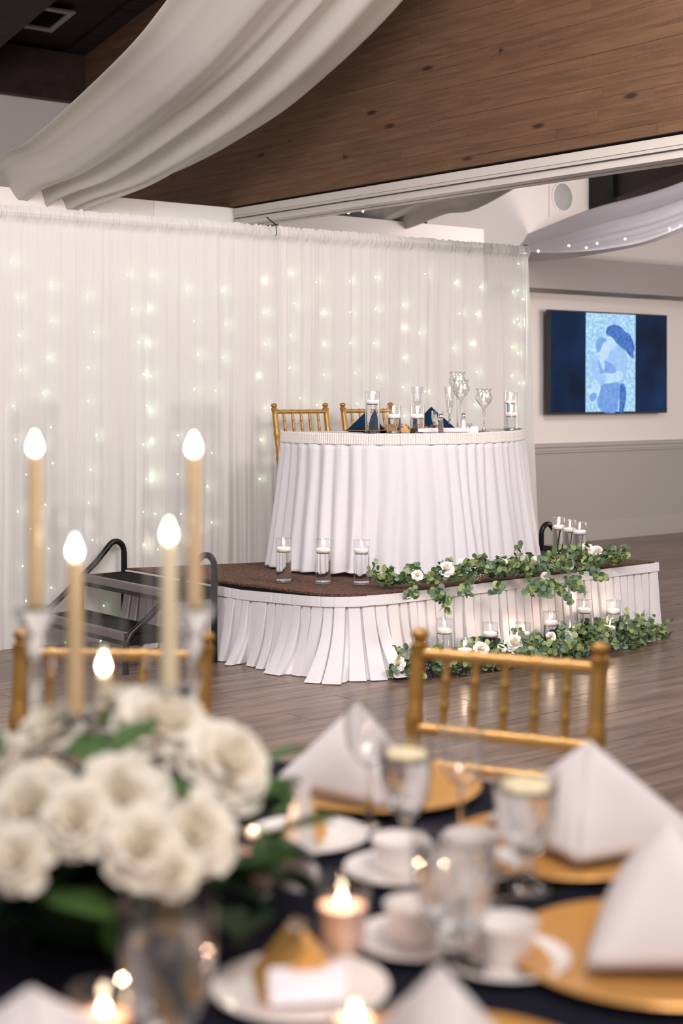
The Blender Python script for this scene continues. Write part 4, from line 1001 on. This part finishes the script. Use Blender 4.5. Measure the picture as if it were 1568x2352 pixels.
for k in range(70):
    px = rs.uniform(880, 1000); c = on(px, rs.uniform(8.6, 8.9))+Vector((0, 0, .015+rs.uniform(0, .03))); q = Matrix.Rotation(rs.uniform(0, 6), 3, 'Z') @ Matrix.Rotation(rs.uniform(-1, 1), 3, 'X')
    pt.add([c+q @ Vector(v)*.014 for v in ((-1, 0, 0), (0, -.6, .25), (1, 0, 0), (0, .6, .25))], [(0, 1, 2, 3)])
pt.obj('dried_petals', M['copper'], label='loose copper coloured dried petals strewn on the head table', category='petals', kind='stuff')
mb = MB(); mb.box((0, 0, .012), (.30, .12, .006)); 
for sx in (-1, 1): mb.box((sx*.149, 0, .02), (.004, .12, .018))
for sy in (-1, 1): mb.box((0, sy*.059, .02), (.30, .004, .018))
mb.box((0, 0, .004), (.26, .09, .01))
link('tray', mb.mesh('tray', M['tray'], False), None, on(1010, 8.45), (0, 0, .3), None, label='shallow pale tray on the head table under the shakers', category='tray')
# goblet profile helper
def goblet(name, label, loc, prof_out, water_lv, mat='glass_fg', cat='glass', group=None, extra=None, scale=1):
    t = thing(name, label, cat, loc, 0, group)
    bowl, stem_ = prof_out
    mb = MB(); inner = [(max(r-.0016, .0004), z) for r, z in bowl][::-1]; mb.lathe([(r, z) for r, z in bowl]+inner, 36); mb.obj('bowl', M[mat], t)
    mb = MB(); mb.lathe(stem_, 28); mb.obj('stem', M['crystal'], t)
    if water_lv:
        wp = [(max(r-.0022, .0004), z) for r, z in bowl if z < water_lv]
        if wp:
            last = wp[-1]; wp = [(.0004, wp[0][1]+.002)]+wp+[(last[0], water_lv), (.0004, water_lv)]
            mb = MB(); mb.lathe(wp, 32); mb.obj('water', M['water'], t)
    return t
def footed(H, r):   # heavy footed water goblet
    bowl = [(r*.30, H*.30), (r*.62, H*.36), (r*.82, H*.48), (r*.95, H*.68), (r*.98, H*.85), (r, H)]
    st_ = [(.0004, 0), (r*.78, 0), (r*.80, .004), (r*.40, .010), (r*.20, .022), (r*.26, H*.16), (r*.17, H*.22), (r*.28, H*.30), (.0004, H*.31)]
    return bowl, st_
goblet('water_glass', 'footed water glass on the head table behind the pepper shaker', on(1004, 8.55), footed(.125, .036), .105, group='footed water glasses')
def shaker(px, Z, fill, lb):
    t = thing('shaker', lb, 'shaker', on(px, Z), 0, 'salt and pepper shakers')
    mb = MB(); mb.lathe([(.0004, 0), (.017, 0), (.019, .005), (.0165, .02), (.013, .085), (.012, .09)], 8); mb.obj('glass', M['glass_fg'], t, False)
    mb = MB(); mb.lathe([(.0004, .006), (.0155, .006), (.0145, .03), (.0118, .075), (.0004, .076)], 12); mb.obj('filling', M[fill], t)
    mb = MB(); mb.lathe([(.0135, .088), (.0145, .09), (.0145, .098), (.012, .107), (.006, .112), (.0004, .113)], 18); mb.obj('cap', M['silver'], t)
shaker(1012, 8.30, 'pepper', 'glass pepper shaker with silver cap on the head table'); shaker(1064, 8.45, 'salt', 'glass salt shaker with silver cap beside the tulip holders')
def flute(px, Z, lb):
    t = thing('champagne_flute', lb, 'glass', on(px, Z), 0, 'cut crystal flutes')
    fl_ = (12, .05, lambda z: 1 if .11 < z < .20 else 0)
    bowl = [(.005, .095), (.012, .11), (.017, .14), (.022, .18), (.028, .22), (.035, .262)]
    mb = MB(); mb.lathe(bowl+[(r-.002, z) for r, z in bowl][::-1], 48, flute=fl_); mb.obj('bowl', M['glass_fg'], t, False)
    mb = MB(); mb.lathe([(.0004, 0), (.034, 0), (.034, .003), (.008, .008), (.005, .02), (.005, .05), (.009, .06), (.005, .07), (.006, .095), (.0004, .097)], 10); mb.obj('stem', M['crystal'], t, False)
    ct = MB()
    for k in range(10):
        for z in (.12, .145, .17):
            a = 2*math.pi*(k+(z*20 % 1))/10; r = .0125+(z-.11)*.16+.001; ct.box((0, 0, 0), (.0025, .0015, .022), Matrix.Translation((r*math.cos(a), r*math.sin(a), z)) @ Matrix.Rotation(a+math.pi/2, 4, 'Z') @ Matrix.Rotation(.5, 4, 'Y'))
    ct.obj('cut_pattern', M['crystal'], t, False)
flute(958, 8.75, 'cut crystal champagne flute standing alone behind the short vase'); flute(1032, 8.95, 'cut crystal champagne flute crowded behind the tulip holders')
def tulip(px, Z, H, lb):
    loc = on(px, Z); t = thing('tulip_candle_holder', lb, 'candle holder', loc, 0, 'long-stemmed tulip holders')
    fl_ = (8, .09, lambda z: min(1, max(0, (z-(H-.09))/.09)))
    bowl = [(.006, H-.125), (.016, H-.105), (.034, H-.085), (.048, H-.062), (.047, H-.045), (.038, H-.028), (.038, H-.012), (.046, H)]
    mb = MB(); mb.lathe(bowl+[(r-.002, z) for r, z in bowl][::-1], 48, flute=fl_); mb.obj('cup', M['glass_fg'], t)
    mb = MB(); mb.lathe([(.0004, 0), (.042, 0), (.043, .003), (.012, .012), (.006, .03), (.0045, .06), (.0045, H-.17), (.009, H-.145), (.006, H-.125), (.0004, H-.122)], 16); mb.obj('stem', M['crystal'], t)
    f = thing('tealight', 'lit tealight inside the '+lb.split(' with')[0], 'candle', loc+Vector((0, 0, H-.094)), 0, 'tealights in the tulip holders')
    mb = MB(); mb.lathe([(.0004, 0), (.018, 0), (.018, .016), (.0004, .015)], 20); mb.obj('wax', M['wax'], f)
    mb = MB(); mb.tube([(0, 0, .015), (0, 0, .022)], .0008, 5); mb.obj('wick', M['wick'], f)
    flame_mb(.022, .0045, None, (0, 0, .020)).obj('flame', M['flame'], f)
tulip(1050, 8.75, .35, 'tallest tulip holder with fluted rim'); tulip(1058, 8.55, .302, 'middle tulip holder overlapping the tallest'); tulip(1111, 8.65, .252, 'shortest tulip holder standing apart')
mb = MB(); mb.prism([Vector((-.03, 0, 0)), Vector((.03, 0, 0)), Vector((.03, .012, .035)), Vector((-.03, .012, .035))], (0, .001, 0)); mb.prism([Vector((-.03, .026, 0)), Vector((.03, .026, 0)), Vector((.03, .013, .035)), Vector((-.03, .013, .035))], (0, .001, 0))
link('place_card', mb.mesh('place_card', M['card'], False), None, on(1086, 8.6), None, None, label='folded white place card beside the shortest tulip holder', category='card')
mb = MB(); hp = [Vector((.018*math.sin(a)**3, 0, .0011*(13*math.cos(a)-5*math.cos(2*a)-2*math.cos(3*a)-math.cos(4*a)))) for a in [k*6.283/24 for k in range(24)]]
mb.prism([p+Vector((0, 0, .045)) for p in hp], (0, .003, 0)); mb.tube([(0, .001, 0), (0, .001, .03)], .001, 5)
link('heart_pick', mb.mesh('heart_pick', M['silver'], False), None, on(1078, 8.45), None, None, label='little silver glitter heart standing before the place card', category='ornament')
mb = MB(); mb.box((0, 0, .003), (.22, .018, .004)); mb.box((.12, 0, .003), (.05, .012, .003)); link('table_knife', mb.mesh('table_knife', M['silver'], False), None, on(776, 8.47), (0, 0, .1), None, label='silver knife at the open end of the head table', category='knife')

# ------------------------------------------------------------------ near guest table
ZN = .76; NC = Vector((-.2, 1.92, 0)); NR = .77
def near_table():
    t = thing('round_table', 'round guest table under a midnight navy cloth, close to the viewer', 'table', NC, 0)
    mb = MB(); mb.lathe([(.0005, ZN-.028), (NR-.01, ZN-.028), (NR-.004, ZN-.015), (NR-.01, ZN-.005), (.0005, ZN-.005)], 64); mb.obj('tabletop', M['header_wood'], t)
    for k in range(4):
        a = math.pi/4+k*math.pi/2; mb = MB(); mb.tube([(.5*math.cos(a), .5*math.sin(a), 0), (.46*math.cos(a), .46*math.sin(a), ZN-.028)], .016, 8); mb.obj('leg', M['black'], t)
    mb = MB(); n = 192; vs = []; rows = [(0.0005, ZN), (.3, ZN), (.6, ZN), (NR-.02, ZN), (NR-.004, ZN-.002), (NR+.002, ZN-.010), (NR+.006, ZN-.03)]+[(NR+.02+.05*k/10, ZN-.05-.65*k/10) for k in range(11)]
    for r, z in rows:
        d = max(0, (ZN-z-.03)/.6)
        for k in range(n):
            a = 2*math.pi*k/n; rr = r+d*(.05*math.sin(a*17+1.5*math.sin(a*3))+.02*math.sin(a*31)); 
            for ca in (math.radians(90-27), math.radians(90+13)):      # the cloth gives way where a seat pushes in
                da = abs(math.atan2(math.sin(a-ca), math.cos(a-ca)))
                rr -= .20*max(0, min(1, (.72-z)/.18))*max(0, min(1, (.42-da)/.14))
            vs.append((rr*math.cos(a), rr*math.sin(a), z))
    fs = [(j*n+k, j*n+(k+1) % n, (j+1)*n+(k+1) % n, (j+1)*n+k) for j in range(len(rows)-1) for k in range(n)]
    mb.add(vs, fs); link('tablecloth', mb.mesh('tablecloth', M['tablecloth']), None, NC+Vector((0, 0, .001)), None, None, label='midnight navy cloth over the near round table', category='tablecloth')
near_table()
def T(px, Z, dz=.0015): return Zof(px, Z, ZN+dz)
CGp = 'gold charger plates on the near table'
CH_ = [(870, 2.465, 'gold charger plate under the farthest white napkin'), (1295, 2.148, 'gold charger plate under the sharp-peaked white napkin'), (1500, 1.735, 'gold charger plate at the frame edge under the broad napkin'), (1035, 1.395, 'gold charger plate cut off by the bottom of the picture'), (60, 1.36, 'gold charger plate under the napkin in the lower left corner')]
for px, Z, lb in CH_: plate('charger_plate', lb, T(px, Z), .168, M['charger'], group=CGp)
NG = 'white pyramid napkins'
nz = lambda px, Z: T(px, Z, .018)
napkin('napkin', 'white folded napkin on the farthest gold charger, behind the water goblets', nz(822, 2.43), .3, .125, .135, M['linen'], 1.0, NG)
napkin('napkin', 'white napkin with a sharp tall peak before the gold chair', nz(1352, 2.14), -.32, .105, .142, M['linen'], 1.55, NG)
napkin('napkin', 'broad white napkin at the right frame edge, nearest the viewer on that side', nz(1530, 1.745), -.95, .135, .140, M['linen'], 1.1, NG)
napkin('napkin', 'white napkin whose tip rises from the bottom edge beside the dessert plate', nz(1010, 1.40), .15, .085, .105, M['linen'], 1.0, NG)
napkin('napkin', 'white napkin in the lower left corner below the flowers', nz(70, 1.36), .35, .12, .10, M['linen'], 1.1, NG)
PG = 'white side plates'
plate('side_plate', 'white side plate with gold favour box near the bottom edge', T(690, 1.64), .098, M['porcelain'], group=PG, rimh=.010)
plate('side_plate', 'white side plate beyond the tall white vase', T(706, 2.20), .09, M['porcelain'], group=PG, rimh=.010)
b1 = tri_box('gold favour box with white card on the nearest side plate', T(690, 1.65, .008), .18, .050, True, .058)
tri_box('gold favour box on the side plate beyond the white vase', T(690, 2.20, .008), -.2, .035, False)
mb = MB(); mb.lathe([(.0004, 0), (.010, .004), (.013, .009), (.006, .013), (.0004, .015)], 8); link('crystal_gem', mb.mesh('crystal_gem', M['crystal'], False), None, T(684, 1.65, .0655), None, None, label='clear crystal gem resting on the gold favour box', category='gem')
def cup(px, Z, lb, rz=0):
    plate('saucer', 'white saucer under the '+lb, T(px, Z), .075, M['porcelain'], rimh=.012, group='white saucers')
    t = thing('coffee_cup', lb, 'cup', T(px, Z, .0075), rz, 'white coffee cups')
    mb = MB(); mb.lathe([(.0004, 0), (.022, 0), (.024, .004), (.030, .015), (.035, .034), (.0385, .046), (.037, .046), (.033, .034), (.028, .015), (.022, .006), (.0004, .005)], 40); mb.obj('bowl', M['porcelain'], t)
    mb = MB(); mb.tube([(.032+.019*math.sin(a)*1.0, 0, .026+.013*math.cos(a)) for a in [k*math.pi/10 for k in range(11)]], .0035, 8); mb.obj('handle', M['porcelain'], t)
cup(915, 2.04, 'white coffee cup between the far water goblets', .5); cup(1085, 2.06, 'white coffee cup next to the sharp-peaked napkin', 2.5); cup(955, 1.78, 'white coffee cup behind the big water goblet', 1.0); cup(1160, 1.72, 'white coffee cup near the broad napkin', 2.6)
WG = 'stemmed glasses on the near table'
def wine(H, r):
    bowl = [(.005, H*.46), (r*.55, H*.50), (r*.92, H*.62), (r, H*.74), (r*.92, H*.90), (r*.86, H)]
    st_ = [(.0004, 0), (r*.85, 0), (r*.86, .002), (.012, .007), (.0045, .02), (.0038, H*.40), (.006, H*.46), (.0004, H*.47)]
    return bowl, st_
goblet('wine_glass', 'tall empty wine glass before the farthest napkin', T(848, 2.26), wine(.205, .038), None, group=WG)
goblet('wine_glass', 'wine glass between the farthest charger and the second goblet', T(1060, 2.22), wine(.165, .036), None, group=WG)
def gob(px, Z, H, r, lv, lb, slice_=False):
    t = goblet('water_goblet', lb, T(px, Z), footed(H, r), H*lv, group=WG)
    if slice_:
        s3 = MB(); s3.lathe([(.0004, 0), (r*.72, 0), (r*.78, .003), (r*.78, .007), (r*.72, .010), (.0004, .011)], 28)
        link('lemon_slice', s3.mesh('lemon_slice', M['lemon']), None, T(px, Z, H*lv-.004+.0015), (.05, .03, 0), None, label='pale lemon slice floating in the '+lb.split(',')[0], category='lemon slice')
gob(932, 2.16, .155, .040, .86, 'water goblet with lemon in front of the farthest charger', True)
gob(1208, 1.98, .158, .044, .86, 'water goblet with lemon by the sharp-peaked napkin', True)
gob(1043, 1.70, .155, .049, .84, 'big water goblet in the middle, beside the pink-lit votive')
gob(382, 1.42, .175, .048, .80, 'water goblet at the bottom edge in front of the flowers')
def votive(px, Z, r, h, lb, cl=True, fill=.55):
    loc = T(px, Z); t = thing('votive_holder', lb, 'candle holder', loc, 0, 'votive candle holders')
    mb = MB(); mb.lathe([(r*.72, .001), (r*.80, h*.3), (r, h), (r-.0025, h), (r*.80-.0025, h*.3), (r*.70, .012)], 36); mb.obj('glass', M['glass_fg'], t)
    mb = MB(); mb.lathe([(.0004, 0), (r*.68, 0), (r*.72, .004), (r*.72, .010), (.0004, .011)], 30); mb.obj('thick_base', M['gbase'], t)
    f = thing('votive_candle', 'lit blush candle inside the '+lb, 'candle', loc+Vector((0, 0, .012)), 0, 'votive candles')
    ft = h*fill; mb = MB(); mb.lathe([(.0004, 0), (r*.68, 0), (r*.78, ft*.6), (r*.80, ft), (r*.3, ft-.002), (.0004, ft-.003)], 30); mb.obj('wax', M['peach_wax'], f)
    mb = MB(); mb.tube([(0, 0, ft-.003), (.001, 0, ft+.007)], .001, 5); mb.obj('wick', M['wick'], f)
    flame_mb(.013, .0040, None, (0, 0, ft+.003)).obj('flame', M['flame'], f)
    lt = bpy.data.lights.new('candle_glow', 'POINT'); lt.energy = .14; lt.color = (1, .62, .42); lt.shadow_soft_size = .002
    o = bpy.data.objects.new('candle_glow', lt); col.objects.link(o); o.parent = f; o.location = (0, 0, ft+.03)
votive(785, 1.74, .034, .093, 'clear votive glass in front of the cup saucer')
votive(590, 1.97, .030, .080, 'clear votive glass tucked beside the flowers', fill=.6)
votive(238, 1.44, .034, .085, 'clear votive glass beside the bottom-edge goblet')
votive(815, 1.50, .026, .040, 'low votive glass at the very bottom edge', fill=.45)
t = thing('bud_vase', 'slim flared white vase between the flowers and the side plate', 'vase', T(690, 2.0))
mb = MB(); mb.lathe([(.0004, 0), (.026, 0), (.027, .006), (.021, .04), (.0155, .09), (.013, .125), (.015, .134), (.0135, .134), (.011, .12), (.0004, .11)], 28); mb.obj('body', M['porcelain'], t)
# cutlery
for px, Z, rz, lb, nm in ((1130, 1.93, .5, 'silver fork beside the lemon goblet', 'table_fork'), (905, 1.60, .9, 'silver knife between the dessert plate and the big goblet', 'table_knife')):
    mb = MB(); mb.box((0, 0, .002), (.09, .010, .003)); mb.box((.075, 0, .002), (.07, .016, .002))
    if 'fork' in nm:
        for k in range(4): mb.box((.125, -.006+.004*k, .002), (.04, .0018, .0015))
    link(nm, mb.mesh(nm, M['silver'], False), None, T(px, Z), (0, 0, rz), None, label=lb, category='cutlery')

# ------------------------------------------------------------------ centrepiece: flowers and tapers
def big_rose(seed):
    return rose_mesh(seed, [M['petal'], M['petal']], heart=False)
BR = [big_rose(40+i) for i in range(3)]
fb = T(270, 1.86)
ar = thing('flower_arrangement', 'large low arrangement of cream roses and dark leaves on the navy table', 'flowers', fb)
mb = MB(); mb.lathe([(.0004, 0), (.10, 0), (.13, .03), (.14, .07), (.13, .075), (.0004, .06)], 36); mb.obj('bowl', M['fleaf_dark'], ar)
FL = [(90, 1680, 1.92, .074), (395, 1655, 1.86, .084), (550, 1760, 1.80, .078), (270, 1850, 1.66, .072), (455, 1930, 1.68, .066), (55, 1880, 1.68, .080), (265, 1605, 1.98, .044), (30, 1990, 1.60, .050),
      (330, 1960, 1.60, .058), (190, 1705, 1.93, .036), (170, 1900, 1.62, .056), (-30, 1760, 1.85, .06), (400, 2020, 1.60, .040)]
rs = random.Random(8)
for i, (px, py, Z, r) in enumerate(FL):
    c = P(px, py-14, Z); d = Vector((c.x-fb.x, c.y-fb.y-.06, .10)).normalized(); e = (d+Vector((0, -.35, .45))).to_track_quat('Z', 'Y').to_euler()
    link('rose', BR[i % 3], ar, c-fb-(d*.35*r), e, r*.58)
lf = MB()
def leafm():
    mb = MB()
    def fn(i, j): s_ = (i-.5)*2; return Vector((s_*.30*math.sin(math.pi*min(1, .04+j*.96))**.8, j, .10*s_*s_-.25*j*j))
    mb.grid(fn, 4, 6); return mb
FLM = [leafm().mesh('leaf', M['fleaf']), leafm().mesh('leaf', M['fleaf_dark'])]
for k in range(150):
    a = rs.uniform(0, 6.283); el = rs.uniform(-.35, .9); c = Vector((rs.gauss(0, .085), rs.gauss(0, .06)-.02, rs.uniform(.03, .13)))
    e = Matrix.Rotation(a, 3, 'Z') @ Matrix.Rotation(el, 3, 'X'); link('leaf', FLM[0 if rs.random() < .35 else 1], ar, c, e.to_euler(), rs.uniform(.07, .12))
for (px, py, Z, rz, sc2) in ((515, 1870, 1.8, -1.2, .10), (635, 1880, 1.95, -.1, .07), (600, 1990, 1.9, -.8, .06), (600, 1760, 1.85, -1.3, .06), (280, 1700, 1.9, .3, .08), (230, 1780, 1.7, .4, .09), (270, 1735, 1.7, -.5, .08), (0, 1740, 1.75, .9, .08), (150, 1745, 1.76, -.9, .06), (430, 1835, 1.70, 1.2, .07)):
    e = Matrix.Rotation(rz, 3, 'Z') @ Matrix.Rotation(.5, 3, 'X'); link('leaf', FLM[0], ar, P(px, py, Z)-fb, e.to_euler(), sc2)
TG = 'ivory taper candles'
def taper(px, Z, topy, boty, chim_top, lb, mat='ivory', chim=True):
    ct, cb = P(px, topy, Z), P(px, boty, Z); foot = T(px, Z)
    t = thing('candlestick', 'clear glass candlestick under the '+lb, 'candlestick', foot, 0, 'glass candlesticks')
    hz = cb.z-foot.z
    mb = MB(); k = max(hz, .05); mb.lathe([(.0004, 0), (.040, 0), (.041, .004), (.018, .010), (.007, .018), (.005, k*.35), (.013, k*.40), (.005, k*.46), (.005, k*.68), (.012, k*.74), (.006, k*.80), (.014, k*.90), (.030, k-.004), (.030, k-.002), (.0125, k), (.0004, k)], 20); mb.obj('stand', M['crystal'], t)
    c = thing('taper_candle', lb, 'candle', cb+Vector((0, 0, .001)), 0, TG); h = ct.z-cb.z
    mb = MB(); mb.lathe([(.0004, 0), (.0112, 0), (.0105, h*.6), (.0100, h-.006), (.007, h), (.0004, h-.002)], 24); mb.obj('wax', M[mat], c)
    mb = MB(); mb.tube([(0, 0, h-.002), (0, 0, h+.008)], .001, 5); mb.obj('wick', M['wick'], c)
    flame_mb(.030, .0082, None, (0, 0, h+.001)).obj('flame', M['flame_big'], c)
    if chim:
        zt = P(px, chim_top, Z).z-cb.z
        g = MB(); g.lathe([(.0295, .001), (.0300, zt*.5), (.0300, zt), (.0285, zt), (.0285, zt*.5), (.028, .003)], 40)
        link('glass_chimney', g.mesh('glass_chimney', M['chim']), None, cb+Vector((0, 0, .0005)), None, None, label='clear glass chimney around the '+lb.split(',')[0], category='glass chimney', group='glass chimneys')
taper(80, 2.02, 1048, 1395, 925, 'tall taper nearest the left frame edge')
taper(445, 2.02, 1050, 1395, 930, 'tall taper nearest the stage', 'ivory')
taper(172, 1.92, 1288, 1640, 1160, 'mid-height taper, second from the left edge', 'ivory')
taper(388, 1.90, 1250, 1580, 1120, 'pale mid-height taper before the black steps', 'ivory_pale')
taper(238, 2.06, 1550, 1660, 1425, 'shortest taper just above the roses', 'ivory_pale')
